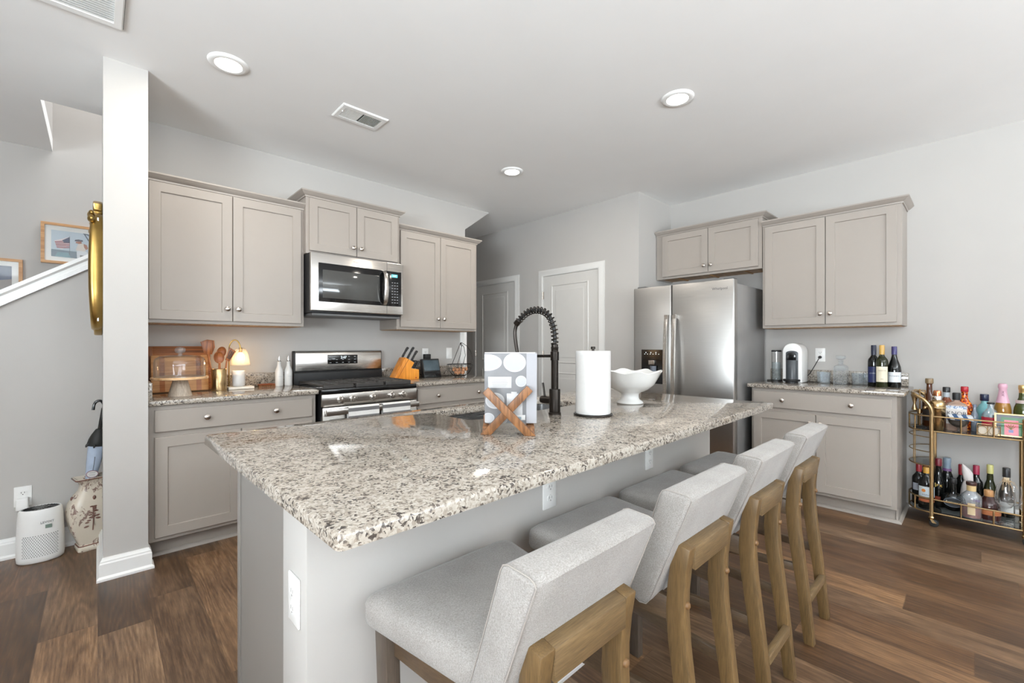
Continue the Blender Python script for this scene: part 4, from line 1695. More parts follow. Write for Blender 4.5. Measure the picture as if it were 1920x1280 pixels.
t = thing('footed_bowl', 'white ceramic footed bowl with a wavy rim beside the paper towels', 'bowl', (2.11, 1.30, GZ))
m = MB()
n = 96
rr = []
for r, z, w_ in ((.0, .0, 0), (.068, 0, 0), (.071, .004, 0), (.066, .012, 0), (.05, .022, 0), (.046, .036, 0), (.047, .052, 0), (.06, .062, 0), (.095, .078, .002), (.128, .105, .004), (.148, .14, .007), (.160, .163, .012), (.166, .172, .014),
                (.163, .175, .014), (.156, .165, .012), (.142, .14, .007), (.12, .108, .004), (.085, .084, .002), (.03, .072, 0), (0, .07, 0)):
    rr.append([((max(r, .0005) + w_ * .55 * math.cos(8 * 2 * PI * j / n)) * math.cos(2 * PI * j / n), (max(r, .0005) + w_ * .55 * math.cos(8 * 2 * PI * j / n)) * math.sin(2 * PI * j / n),
                z + w_ * .45 * math.cos(8 * 2 * PI * j / n)) for j in range(n)])
m.rings(rr)
build('bowl_body', m, M['ceramic'], t, angle=60)

CA = R(-43.3)   # the cookbook and its stand are turned towards the room
t = thing('cookbook_stand', 'crossed wooden cookbook stand on the island, shaped like an X', 'book stand', (1.043, 1.127, GZ), CA)


def bar(x0, x1, y0, y1, w_, z1, tilt):
    m = MB()
    d_ = Vector((x1 - x0, 0, z1)).normalized()
    nrm = Vector((d_.z, 0, -d_.x))
    a = Vector((x0, 0, 0))
    b2 = Vector((x1, 0, z1))
    rs = []
    q = w_ / 2
    # ends cut flat at the foot, square at the top
    c0, c1 = a + nrm * q, a - nrm * q
    k0 = -c0.z / d_.z
    k1 = -c1.z / d_.z
    for (p, r_) in ((c0 + d_ * k0, c1 + d_ * k1), (b2 + nrm * q, b2 - nrm * q)):
        rs.append([(p.x, y0 + tilt * p.z, p.z), (r_.x, y0 + tilt * r_.z, r_.z), (r_.x, y1 + tilt * r_.z, r_.z), (p.x, y1 + tilt * p.z, p.z)])
    m.rings(rs)
    return m


b1_ = build('front_bar', bar(.078, -.077, -.014, .008, .028, .160, -.10), M['standwood'], t, bevel=.002)
b2_ = build('rear_bar', bar(-.078, .077, .009, .031, .028, .164, -.10), M['standwood'], t, bevel=.002)
for sx, pb, y0 in ((1, b1_, -.012), (-1, b2_, .011)):
    m = MB()
    x0 = sx * .078
    m.prism([(y0, 0), (.088, 0), (.096, .012), (.096, .052), (.082, .06), (.078, .034), (y0 + .018, .026)], x0 - .012, x0 + .012 + sx * .004, 'x')
    build('ledge_foot', m, M['standwood'], t, bevel=.002)

t = thing('cookbook', 'large cookbook with white dishes on a grey cover, propped on the wooden stand', 'book', (1.043, 1.127, GZ + .036), CA)
BT = Matrix.Translation((0, .036, 0)) @ Matrix.Rotation(R(5.5), 4, 'X')


def bk(name, q, mat, par, bevel=0.0):
    m = MB()
    m.xf = BT
    m.box(*q)
    return build(name, m, mat, par, bevel=bevel)


W0, W1, HB = -.083, .101, .252
cov = bk('back_cover', (W0, W1, 0, .003, 0, HB), P('cover_grey', lin(118, 118, 120), .5, var=.09, vs_=22), t, .0008)
bk('front_cover', (W0, W1, .027, .03, 0, HB), flat('cover_pale', 214, 214, 214), t, .0008)
bk('pages', (W0 + .003, W1 - .003, .003, .027, .003, HB - .003), M['paper'], t)
bk('spine', (W1 - .003, W1 + .002, .0, .03, 0, HB), flat('spine_grey', 160, 160, 163), t, .001)
bk('cloth_strip', (.066, W1, -.0006, .0006, 0.0005, HB - .0005), flat('strip_grey', 156, 156, 160), t)


def dish(name, cx, cz, rx, rz, deep=True, x0=W0, x1=.066):
    m = MB()
    m.xf = BT
    cl = lambda x, z: (min(max(x, x0 + .0005), x1 - .0005), min(max(z, .0005), HB - .0005))
    lo = [cl(cx + rx * math.cos(a), cz + rz * math.sin(a)) for a in [2 * PI * i / 36 for i in range(36)]]
    m.rings([[(x, y, z) for x, z in lo] for y in (.0002, -.0012)])
    o = build(name, m, flat('printed_white', 182, 182, 183), cov)
    if deep:
        m = MB()
        m.xf = BT
        lo = [cl(cx + rx * .84 * math.cos(a), cz + rz * .84 * math.sin(a)) for a in [2 * PI * i / 36 for i in range(36)]]
        m.rings([[(x, y, z) for x, z in lo] for y in (-.0011, -.0016)])
        build('printed_well', m, flat('printed_offwhite', 170, 171, 174), o)
    return o


dish('printed_plate', -.075, .219, .054, .030)
dish('printed_plate', .024, .219, .040, .034)
dish('printed_saucer', .047, .152, .020, .020)
dish('printed_bowl', -.046, .082, .034, .029)
dish('printed_cup', -.070, .02, .022, .018)
dish('printed_cup', -.018, .014, .017, .015)
o = bk('printed_tray', (-.070, .013, -.0014, .0002, .128, .168), flat('printed_white', 182, 182, 183), cov, .0006)
for i in range(5):
    q = .006 * abs(i - 2)
    bk('text_line', (-.058 + q * .4, .0 - q * .5, -.0018, -.0013, .157 - i * .0055, .1583 - i * .0055), flat('print_grey_ink', 150, 150, 150), o)
o = bk('printed_jug', (-.004, .052, -.0014, .0002, .02, .108), flat('printed_white', 182, 182, 183), cov, .0006)
bk('printed_jug_handle', (.012, .032, -.0014, .0002, .108, .114), flat('printed_white', 182, 182, 183), cov, .0006)
o = bk('price_panel', (.028, .062, -.0018, .0002, .012, .03), M['paper'], cov)
bk('price_square', (.036, .048, -.0022, -.0016, .014, .024), flat('print_blue_grey', 130, 150, 160), o)

# outlets on the island walls
outlet('white outlet on the island end wall below the granite corner', (.29 + .061 * math.cos(IA) - .39 * math.sin(IA), .728 + .061 * math.sin(IA) + .392 * math.cos(IA), .622), PI + IA, pale=True)
for lx, lab in ((.90, 'white outlet under the island overhang behind the first two stools'), (1.62, 'white outlet under the island overhang, nearer the refrigerator')):
    outlet(lab, (.29 + lx * math.cos(IA) - .320 * math.sin(IA), .728 + lx * math.sin(IA) + .320 * math.cos(IA), .70), -PI / 2 + IA, 'outlet', 'outlets under the island overhang', pale=True)

# ------------------------------------------------------------------ worktop by the bar cart
outlet('white outlet with a black plug on the wall between coffee machine and decanter', (XR, .931, 1.146), PI)
t = thing('coffee_machine', 'white pod coffee machine with a black brewing column', 'coffee machine', (4.335, 1.075, GZ))
m = MB()


def arch_prof(w_, h_, r_, n=12):
    pts = [(-w_, 0), (w_, 0), (w_, h_ - r_)]
    pts += [(w_ * math.cos(a), h_ - r_ + r_ * math.sin(a)) for a in [PI * i / n for i in range(1, n)]]
    pts.append((-w_, h_ - r_))
    return pts


m.prism(arch_prof(.072, .332, .07), -.07, .11, 'x')
build('housing', m, M['plastic'], t, bevel=.008, seg=3, angle=50)
m = MB()
m.prism(arch_prof(.045, .268, .02), -.078, -.068, 'x')
build('front_panel', m, flat('column_grey', 62, 66, 70, .35), t, bevel=.002)
m = MB()
m.lathe([(.043, .03), (.043, .185), (.04, .19), (0, .19)], 28, (-.07, 0, 0), R(90), R(270))
build('cup_column', m, flat('column_grey', 62, 66, 70, .35), t)
m = MB()
m.xf = Matrix.Translation((-.079, 0, .205)) @ Matrix.Rotation(PI / 2, 4, 'Y') @ Matrix.Rotation(PI / 2, 4, 'Z')
m.prism([(x, z - .02) for x, z in arch_prof(.033, .062, .033)], -.003, .003, 'z')
sp = MB()
sp.prism([(y, .19 + z) for y, z in arch_prof(.033, .066, .033)], -.10, -.07, 'x')
build('brew_head', sp, M['black'], t, bevel=.003)
build('coffee_spout', MB().cyl((-.088, 0, .192), (-.088, 0, .175), .011, .009), M['chrome'], t)
m = MB()
m.lathe([(0, .012), (.058, .012), (.062, .018), (.062, .026), (.058, .03), (0, .03)], 32, (-.085, 0, 0))
m.cyl((-.085, 0, 0), (-.085, 0, .013), .045)
build('drip_tray', m, M['blackmatte'], t)
t = thing('water_tank', 'clear water tank with a dark lid standing left of the coffee machine', 'water tank', (4.345, 1.215, GZ))
lathe_part('tank_wall', [(.036, .012), (.037, .26), (.0355, .26), (.0345, .014)], M['glass'], t, 32, closed=True)
lathe_part('lid', [(0, .258), (.039, .258), (.039, .268), (.036, .272), (0, .272)], M['blackmatte'], t, 32)
lathe_part('base', [(0, 0), (.04, 0), (.04, .01), (.036, .013), (0, .013)], M['blackmatte'], t, 32)
lathe_part('water', [(0, .0135), (.0335, .0135), (.0335, .165), (0, .165)], glass('water', (.84, .9, .92), 1.33, .08), t, 32)
t = thing('power_cable', 'black plug and cord running from the outlet to the coffee machine', 'cord', (XR - .0086, .931, 1.126))
m = MB()
m.cyl((0, 0, 0), (-.02, 0, 0), .013, .011, 16)
build('plug', m, M['rubber'], t)
m = MB()
m.tube(smooth([(-.018, 0, -.002), (-.045, .004, -.02), (-.06, .03, -.08), (-.07, .06, -.14), (-.078, .085, -.175), (-.088, .088, -.195)], 5), .0032, 8)
build('cord', m, M['rubber'], t)
t = thing('power_cable', 'thin black cord lying along the back of the worktop left of the tank', 'cord', (4.36, 1.27, GZ + .003))
m = MB()
m.tube(smooth([(0, .02, 0), (.03, .03, 0), (.06, .01, 0), (.09, -.04, 0), (.1, -.1, 0)], 5), .0028, 8)
build('cord', m, M['rubber'], t)

t = thing('decanter', 'square cut crystal decanter with a flat stopper, between the tumblers', 'decanter', (4.335, .752, GZ))
m = MB()
sq = lambda h_, z, c_: [(x, y, z) for x, y in ((h_, -h_ + c_), (h_, h_ - c_), (h_ - c_, h_), (-h_ + c_, h_), (-h_, h_ - c_), (-h_, -h_ + c_), (-h_ + c_, -h_), (h_ - c_, -h_))]
rnd = lambda r_, z: [(r_ * math.cos(R(-22.5 + 45 * i)), r_ * math.sin(R(-22.5 + 45 * i)), z) for i in range(8)]
m.rings([sq(.042, 0, .006), sq(.044, .004, .008), sq(.044, .135, .008), sq(.038, .15, .012), rnd(.016, .163), rnd(.014, .182), rnd(.019, .188), rnd(.019, .192)])
build('decanter_body', m, M['cutglass'], t, angle=20)
m = MB()
m.rings([rnd(.011, .192), rnd(.013, .197), sq(.026, .204, .01), sq(.03, .212, .01), sq(.03, .226, .01), sq(.024, .234, .01)])
build('stopper', m, M['cutglass'], t, angle=20)


def tumbler(label, x, y):
    t = thing('tumbler', label, 'glass', (x, y, GZ), 0, 'cut crystal tumblers by the decanter')
    n = 20
    m = MB()
    rr = []
    for r_, z in ((.034, 0), (.036, .003), (.039, .07), (.0405, .092), (.038, .092), (.036, .07), (.032, .014), (.001, .012)):
        rr.append([(r_ * (1 + (.03 if j % 2 else -.03) * (1 if .003 < z < .08 else 0)) * math.cos(2 * PI * j / n), r_ * (1 + (.03 if j % 2 else -.03) * (1 if .003 < z < .08 else 0)) * math.sin(2 * PI * j / n), z) for j in range(n)])
    m.rings(rr)
    build('tumbler_body', m, M['cutglass'], t, angle=20)


tumbler('cut crystal tumbler between the outlet and the decanter, nearer the front', 4.36, .865)
tumbler('cut crystal tumbler at the back between coffee machine and decanter', 4.45, .90)
tumbler('cut crystal tumbler right of the decanter, closest to it', 4.40, .655)
tumbler('cut crystal tumbler beside the blue-labelled wine bottle', 4.44, .59)


def cam_angle(x, y):
    return math.atan2(-y, -x)


def shell(r, z0, z1, half, ang, t=.0007):
    m = MB()
    m.lathe([(r + .0002, z0), (r + t, z0), (r + t, z1), (r + .0002, z1)], 16, a0=ang - half, a1=ang + half, closed=True)
    return m


def bottle(name, label, loc, prof, mat, caps=(), labels=(), texts=(), group=None, cat='bottle', n=32, flatten=None):
    """lathe bottle: caps (profile, material, part name), labels (radius, z0, z1, half-angle, material), texts (string, size, z, radius, material)"""
    t = thing(name, label, cat, loc, 0, group)
    ang = cam_angle(loc[0], loc[1])
    lathe_part('bottle_body', prof, mat, t, n)
    for pf, mt_, nm in caps:
        lathe_part(nm, pf, mt_, t, n)
    lo = None
    for r_, z0, z1, hf, mt_ in labels:
        lo = build('label', shell(r_, z0, z1, hf, ang), mt_, t)
    for s, sz, z, r_, mt_ in texts:
        p = Vector((math.cos(ang) * (r_ + .0012), math.sin(ang) * (r_ + .0012), z))
        textmesh('lettering', s, sz, mt_, lo or t, facing(p, ang), .0003)
    return t


def bordeaux(h=.305, r=.037):
    s = h / .305
    return [(0, 0), (r - .003, 0), (r, .004), (r, .185 * s), (r * .94, .2 * s), (r * .6, .218 * s), (.0148, .232 * s), (.0142, h - .012), (.0158, h - .011), (.0158, h - .002), (.014, h), (0, h)]


def burgundy(h=.30, r=.041):
    s = h / .30
    return [(0, 0), (r - .003, 0), (r, .004), (r, .125 * s), (r * .93, .15 * s), (r * .72, .18 * s), (r * .5, .205 * s), (.0165, .228 * s), (.0142, .245 * s), (.0142, h - .012), (.0158, h - .011), (.0158, h - .002), (.014, h), (0, h)]


def capsule(h, ln=.065, r=.0165):
    return [(r - .0006, h - ln), (r, h - ln), (r, h - .003), (r - .002, h + .001), (0, h + .001)]


GBLK = P('dark_bottle_glass', lin(16, 17, 16), .06)
GGRN = P('olive_bottle_glass', lin(36, 40, 18), .06)
bottle('wine_bottle', 'dark wine bottle with a navy label, leftmost of the three on the worktop', (4.36, .551, GZ), bordeaux(.315, .036), GBLK,
       [(capsule(.315, .075), flat('foil_black_blue', 32, 36, 58, .3), 'capsule')], [(.036, .03, .15, 1.2, flat('label_navy', 34, 42, 88))],
       [('CHATEAU', .011, .10, .0364, flat('ink_silver', 170, 176, 190))], 'wine bottles on the worktop')
bottle('wine_bottle', 'wine bottle with a cream label and gold capsule, in front of two others', (4.30, .495, GZ), bordeaux(.315, .037), GGRN,
       [(capsule(.315, .07), flat('foil_gold', 196, 158, 84, .3), 'capsule')], [(.037, .04, .155, 1.05, flat('label_cream', 226, 218, 196))],
       [('GRAND VIN', .009, .125, .0374, flat('ink_brown', 120, 96, 66)), ('1996', .009, .062, .0374, flat('ink_brown', 120, 96, 66))], 'wine bottles on the worktop')
t = bottle('wine_bottle', 'sloping-shouldered wine bottle with a white label and purple-blue capsule', (4.345, .429, GZ), burgundy(.305, .041), GBLK,
           [(capsule(.305, .06), flat('foil_violet', 54, 50, 104, .3), 'capsule')], [(.041, .04, .115, 1.15, flat('label_white', 222, 226, 230))],
           [('Bourgogne', .013, .088, .0414, flat('ink_grey', 110, 116, 130))], 'wine bottles on the worktop')
nl = MB()
a_ = cam_angle(4.345, .429)
nl.lathe([(.0345, .158), (.0352, .158), (.0265, .187), (.0258, .187)], 12, a0=a_ - .8, a1=a_ + .8, closed=True)
build('neck_label', nl, flat('label_white', 222, 226, 230), t)

# ------------------------------------------------------------------ gold bar cart
CXF, CXB = 4.13, 4.45      # front and back lines of the cart
CYL, CYR = .215, -.20      # where the rounded ends begin
RXc = (CXB - CXF) / 2
cart = thing('bar_cart', 'gold framed bar cart with glass shelves against the right wall', 'bar cart', ((CXF + CXB) / 2, .0, 0))
ox = (CXF + CXB) / 2


def loop(z, g=0.0, ey=.125, n=14, half=None):
    """rounded outline of a shelf, local coordinates"""
    pts = []
    if half is None or half == 'left':
        for i in range(n + 1):
            a = PI * i / n
            pts.append((-(RXc - g) * math.cos(a), CYL + (ey - g) * math.sin(a), z))
    if half is None:
        for i in range(n + 1):
            a = PI * i / n
            pts.append(((RXc - g) * math.cos(a), CYR - (ey - g) * math.sin(a), z))
    return pts


def ctube(name, pts, r, closed=False, mat=None):
    m = MB()
    m.tube(pts, r, 10, closed)
    return build(name, m, mat or M['gold'], cart)


for zt, zb in ((.745, .643), (.181, .09)):
    ctube('rail', loop(zt), .0052, True)
    ctube('rail', loop(zb), .0055, True)
    m = MB()
    lp = loop(0, .004)
    m.rings([[(x, y, z) for x, y, _ in lp] for z in (zb - .003, zb + .003)])
    build('glass_shelf', m, M['shelfglass'], cart)
    for x, y in [(-RXc, .075), (-RXc, -.07), (RXc, .075), (RXc, -.07), (-RXc * .72, CYL + .125 * .69), (RXc * .72, CYL + .125 * .69), (-.0, CYL + .125)]:
        m = MB()
        m.tube([(x, y, zb), (x, y, zt)], .0048, 8)
        build('spindle', m, M['gold'], cart)
# half-round side shelf at the left end
for z, r in ((.60, .003), (.50, .003), (.405, .0045)):
    ctube('side_shelf_rail', loop(z, half='left'), r)
m = MB()
lp = loop(0, .003, half='left')
m.rings([[(x, y, z) for x, y, _ in lp] for z in (.402, .408)])
build('side_glass_shelf', m, M['shelfglass'], cart)
for x, y in [(-RXc * .72, CYL + .125 * .69), (RXc * .5, CYL + .125 * .866)]:
    m = MB()
    m.tube([(x, y, .405), (x, y, .643)], .0028, 8)
    build('side_shelf_wire', m, M['gold'], cart)
for x in (-RXc, RXc):
    for y in (CYL, CYR):
        m = MB()
        m.tube([(x, y, .062), (x, y, .765)], .0115, 14)
        lg = build('leg', m, M['gold'], cart)
        m = MB()
        m.lathe([(.007, .04), (.013, .046), (.016, .058), (.0125, .066)], 16, (x, y, 0))
        cs = build('caster', m, M['gold'], lg)
        m = MB()
        m.cyl((x - .016, y - .012, .024), (x + .016, y - .012, .024), .024, n=20)
        build('caster_wheel', m, M['rubber'], cs, bevel=.003)
        m = MB()
        m.prism([(y - .026, .026), (y - .006, .05), (y + .008, .05), (y - .004, .026)], x - .018, x + .018, 'x')
        build('caster_fork', m, M['gold'], cs)
    if x < 0:
        m = MB()
        m.ball((x, CYR - .0, .765), .0125)
        build('finial', m, M['gold'], cart)
hp = [(-RXc, CYL, .70), (-RXc, CYL, .77), (-RXc, CYL + .012, .815), (-RXc, CYL + .04, .855), (-RXc + .01, CYL + .08, .882), (-RXc + .05, CYL + .097, .893),
      (0, CYL + .104, .895), (RXc - .05, CYL + .097, .893), (RXc - .01, CYL + .08, .882), (RXc, CYL + .04, .855), (RXc, CYL + .012, .815), (RXc, CYL, .77), (RXc, CYL, .70)]
ctube('handle', smooth(hp, 5), .0115)

ZT, ZB = .6465, .0935     # shelf surfaces
fl = flat
# ---- upper shelf
t = thing('bar_tool_set', 'gold bar tool set on a dark stand, leftmost on the upper cart shelf', 'bar tools', (4.27, .283, ZT))
lathe_part('stand_base', [(0, 0), (.034, 0), (.035, .004), (.03, .008), (0, .009)], M['blackmatte'], t)
m = MB()
m.tube([(0, 0, .008), (0, 0, .27)], .004, 8)
m.tube([(0, -.03, .262), (0, .03, .262)], .003, 8)
build('stand_rod', m, M['gold'], t)
lathe_part('jigger', [(.016, .12), (.0175, .122), (.007, .165), (.019, .222), (.0215, .228), (.02, .224), (.006, .166), (.015, .124)], M['gold'], t, 24, (0, .028, 0))
m = MB()
m.tube([(0, -.028, .262), (0, -.028, .15)], .003, 8)
m.ball((0, -.028, .14), .013, sx=.5)
build('bar_spoon', m, M['gold'], t)
m = MB()
m.tube([(-.012, 0, .25), (-.012, 0, .13)], .0035, 8)
m.cyl((-.012, 0, .10), (-.012, 0, .13), .013, n=14)
build('muddler', m, M['gold'], t)
GAMB = P('amber_bottle_glass', lin(72, 36, 14), .06, var=.2)
bottle('liquor_bottle', 'tall dark amber bottle with a bronze stopper behind the gold shaker', (4.385, .24, ZT),
       [(0, 0), (.036, 0), (.039, .004), (.039, .17), (.03, .205), (.0165, .235), (.015, .30), (.0175, .301), (.0175, .31), (0, .31)], GAMB,
       [([(.0185, .305), (.0225, .308), (.0225, .335), (.021, .342), (0, .343)], fl('stopper_bronze', 128, 108, 80, .4), 'stopper')],
       [(.039, .04, .12, 1.0, fl('label_dark', 40, 34, 30))])
t = thing('cocktail_shaker', 'shiny gold cocktail shaker with a copper-toned cap on the upper cart shelf', 'cocktail shaker', (4.20, .19, ZT))
lathe_part('tin', [(0, 0), (.03, 0), (.0325, .003), (.043, .15), (.0445, .152), (.0445, .158), (.043, .16)], M['gold'], t, 40)
lathe_part('shoulder', [(.043, .16), (.0435, .163), (.041, .185), (.034, .2), (.0265, .206), (.0265, .209)], M['gold'], t, 40)
lathe_part('strainer_neck', [(.0255, .207), (.0255, .232), (.023, .235), (0, .235)], M['chrome'], t, 40)
lathe_part('cap', [(.0215, .234), (.0215, .262), (.018, .271), (0, .275)], M['copper'], t, 40)
bottle('liquor_bottle', 'brown glass bottle with a black and silver cap behind the shaker', (4.392, .152, ZT),
       [(0, 0), (.04, 0), (.043, .004), (.043, .14), (.04, .17), (.022, .2), (.0165, .21), (.0165, .255), (0, .255)], P('chestnut_glass', lin(112, 58, 34), .08, var=.25),
       [(capsule(.285, .035, .02), fl('cap_black', 28, 28, 30, .3), 'cap'), ([(.0172, .215), (.0172, .249), (0, .25)], fl('neck_silver', 176, 184, 190, .3), 'neck_band')])
t = thing('liquor_bottle', 'square whiskey bottle with a white label reading KNOB and black cap', 'bottle', (4.288, .10, ZT), 0)
an = cam_angle(4.288, .10)
m = MB()
m.xf = rot_z(an + PI / 2)
sqv = lambda a, b2, z, c_: [(x, y, z) for x, y in ((a, -b2 + c_), (a, b2 - c_), (a - c_, b2), (-a + c_, b2), (-a, b2 - c_), (-a, -b2 + c_), (-a + c_, -b2), (a - c_, -b2))]
m.rings([sqv(.05, .03, 0, .006), sqv(.052, .032, .004, .007), sqv(.052, .032, .165, .007), sqv(.046, .028, .182, .01), sqv(.022, .018, .195, .008), sqv(.016, .016, .20, .007), sqv(.016, .016, .215, .007)])
build('bottle_body', m, P('whiskey_glass', lin(150, 124, 108), .08, var=.2), t, angle=30)
lathe_part('cap', [(.02, .208), (.0205, .212), (.0205, .252), (.0185, .256), (0, .256)], M['blackmatte'], t)
m = MB()
m.xf = rot_z(an + PI / 2)
m.box(-.050, .050, -.0335, -.0315, .045, .148)
lb = build('label', m, fl('label_paper', 206, 200, 194), t)
m = MB()
m.xf = rot_z(an + PI / 2)
m.box(-.050, .050, -.0337, -.0315, .15, .168)
build('paper_seal', m, mosaic('seal_blue_white', [lin(196, 204, 214), lin(116, 140, 176), lin(220, 222, 226)], 160), t)
for s_, z_, sz_ in (('KNOB', .118, .034), ('CREEK', .084, .032)):
    textmesh('lettering', s_, sz_, fl('ink_black', 34, 34, 38), lb, facing(Vector((math.cos(an) * .0337, math.sin(an) * .0337, z_)), an), .0004)
t = thing('liquor_bottle', 'orange mosaic patterned bottle with a red cap on the upper cart shelf', 'bottle', (4.387, .062, ZT))
lathe_part('bottle_body', [(0, 0), (.043, 0), (.046, .004), (.046, .13), (.043, .155), (.034, .18), (.02, .205), (.0165, .22), (.0165, .262), (0, .262)],
           mosaic('orange_mosaic', [lin(226, 108, 22), lin(150, 44, 14), lin(240, 150, 40), lin(96, 26, 16), lin(214, 84, 30)], 110), t)
lathe_part('cap', [(.0185, .26), (.0195, .262), (.0195, .292), (.0175, .295), (0, .295)], fl('cap_red', 168, 30, 42, .35), t)
bottle('liquor_bottle', 'pale teal bottle with a navy cap behind the red-labelled bottle', (4.39, -.032, ZT),
       [(0, 0), (.04, 0), (.043, .004), (.043, .125), (.04, .15), (.024, .178), (.0165, .188), (.0165, .21), (0, .21)], P('teal_glass', lin(110, 164, 168), .08, var=.15),
       [([(.0205, .205), (.0215, .207), (.0215, .246), (.02, .25), (0, .25)], fl('cap_navy', 26, 36, 62, .3), 'cap')])
t = bottle('liquor_bottle', 'clear bottle with a red label in front of the teal bottle', (4.305, -.06, ZT),
           [(0, 0), (.04, 0), (.043, .004), (.043, .1), (.041, .125), (.024, .155), (.015, .166), (.015, .195), (.013, .195), (.013, .168), (.023, .15), (.039, .12), (.041, .008), (0, .006)], M['cutglass'],
           [([(.0165, .193), (.0185, .194), (.0185, .203), (0, .204)], M['blackmatte'], 'cap')], [(.0432, .028, .108, 1.35, fl('label_crimson', 168, 38, 56))])
t = bottle('small_bottle', 'slim small clear bottle between the mosaic and teal bottles', (4.333, .014, ZT),
           [(0, 0), (.016, 0), (.018, .003), (.018, .11), (.008, .14), (.008, .17), (0, .17)], P('smoke_glass', lin(126, 136, 148), .1, var=.2), [(capsule(.18, .02, .0095), fl('cap_grey_blue', 108, 118, 136, .35), 'cap')])


def champagne(h, r):
    s = h / .30
    return [(0, 0), (r - .004, 0), (r, .004), (r, .14 * s), (r * .92, .165 * s), (r * .66, .20 * s), (r * .46, .225 * s), (.0175, .25 * s), (.0155, h - .03), (.0175, h - .028), (.0175, h - .004), (.014, h), (0, h)]


t = bottle('champagne_bottle', 'rose sparkling wine bottle wrapped in pink foil at the neck', (4.385, -.115, ZT), champagne(.325, .040), P('rose_wine_glass', lin(150, 106, 44), .07, var=.15),
           [([(.0335, .20), (.0262, .232), (.021, .262), (.0185, .29), (.0215, .297), (.0225, .312), (.0185, .326), (0, .329)], fl('foil_pink', 214, 168, 186, .35), 'foil')])
an = cam_angle(4.385, -.115)
tx = textmesh('lettering', 'MOET', .016, fl('ink_plum', 110, 60, 84), t, Matrix.Translation((math.cos(an) * .0255, math.sin(an) * .0255, .258)) @ Matrix.Rotation(an + PI / 2, 4, 'Z') @ Matrix.Rotation(PI / 2 + .12, 4, 'X') @ Matrix.Rotation(-PI / 2, 4, 'Z'), .0004)
bottle('champagne_bottle', 'green sparkling wine bottle with gold foil at the right frame edge', (4.375, -.202, ZT), champagne(.322, .042), P('green_champagne_glass', lin(58, 66, 22), .07, var=.15),
       [([(.0182, .272), (.0182, .290), (.0205, .294), (.0205, .318), (.018, .323), (0, .325)], fl('foil_champagne', 196, 166, 110, .3, metal=.7), 'foil')],
       [(.0335, .205, .226, 1.2, fl('label_pastel', 196, 180, 176))])
# framed card leaning at the front right
t = thing('framed_card', 'gold framed card with green mat leaning on the upper cart shelf', 'framed picture', (4.195, -.165, ZT + .0042))
t.rotation_euler = (0, 0, R(-90))
FT = Matrix.Rotation(R(-14), 4, 'X')


def fp(name, q, mat, par=None, bevel=0):
    m = MB()
    m.xf = FT
    m.box(*q)
    return build(name, m, mat, par or t, bevel=bevel)


m = MB()
m.xf = FT
for q in ((-.09, .09, 0, .012, 0, .008), (-.09, .09, 0, .012, .137, .145), (-.09, -.082, 0, .012, .008, .137), (.082, .09, 0, .012, .008, .137)):
    m.box(*q)
build('frame', m, M['gold'], t)
bkp = fp('backing', (-.082, .082, .006, .010, .008, .137), fl('mat_slate', 74, 78, 88))
fp('green_mat', (-.062, .082, .004, .006, .008, .122), fl('mat_green', 40, 110, 60), bkp)
fp('pink_card', (-.048, .012, .0025, .0042, .01, .104), fl('card_pink', 226, 110, 128), bkp)
m = MB()
m.xf = FT
for a in range(5):
    an = R(40 + 25 * a)
    m.tube([(-.02, .0022, .045), (-.02 + .026 * math.cos(an), .0022, .045 + .034 * math.sin(an))], .0016, 6)
build('plant_motif', m, fl('motif_olive', 112, 104, 48), bkp)
fp('motif_pot', (-.03, -.01, .0018, .0026, .026, .044), fl('motif_blue', 104, 112, 168), bkp)
fp('glass_pane', (-.082, .082, .001, .0016, .008, .137), M['glass'])
# wire tray with folded papers, low coupe glass with striped napkins
t = thing('napkin_tray', 'low gold wire tray holding cream papers behind the upper cart rail', 'tray', (4.225, -.015, ZT))
build('paper_stack', MB().box(-.045, .028, -.075, .012, .003, .05), fl('paper_cream', 222, 208, 188, .8), t, bevel=.002)
for y in (-.085, -.03, .018):
    m = MB()
    m.tube([(-.05, y, .0025), (-.05, y, .062)], .002, 6)
    build('tray_post', m, M['gold'], t)
for z in (.0025, .062):
    m = MB()
    m.tube([(-.05, -.085, z), (-.05, .018, z), (.032, .018, z), (.032, -.085, z)], .002, 6, True)
    build('tray_rail', m, M['gold'], t)
for y in (-.058, -.006):
    m = MB()
    m.tube([(-.0505, y + .022 * math.cos(a), .032 + .026 * math.sin(a)) for a in [2 * PI * i / 20 for i in range(20)]], .0014, 6, True)
    build('tray_ring', m, M['gold'], t)
t = thing('coupe_glass', 'smoky coupe bowl on a short stem in front of the KNOB bottle', 'glass', (4.195, .088, ZT))
lathe_part('glass_body', [(0, 0), (.03, 0), (.032, .002), (.008, .008), (.0055, .02), (.0075, .03), (.03, .042), (.046, .06), (.052, .085), (.05, .085), (.044, .062), (.028, .045), (0, .036)], glass('smoke_cut', (.6, .58, .56), 1.5, .12, (.4, .36, .32)), t)
t = thing('cocktail_napkin', 'blue and white striped cloth napkins folded on top of the coupe bowl', 'napkin', (4.195, .085, ZT + .086))
for i in range(5):
    m = MB()
    w_ = .022
    y0 = -.07 + i * .022
    m.rings([[(x, y0 + a + .018 * k, .012 + b + .022 * k) for a, b in ((0, -.012), (w_, -.011), (w_ + .004, .006), (.006, .008))] for x, k in ((-.05, 0), (-.02, .6), (.02, .6), (.05, 0))])
    build('fold', m, fl('napkin_white', 216, 220, 224, .9) if i % 2 == 0 else fl('napkin_blue', 62, 92, 130, .9), t)
build('fold_base', MB().box(-.048, .048, -.07, .058, .0005, .006), fl('napkin_navy', 44, 66, 110, .9), t, bevel=.002)

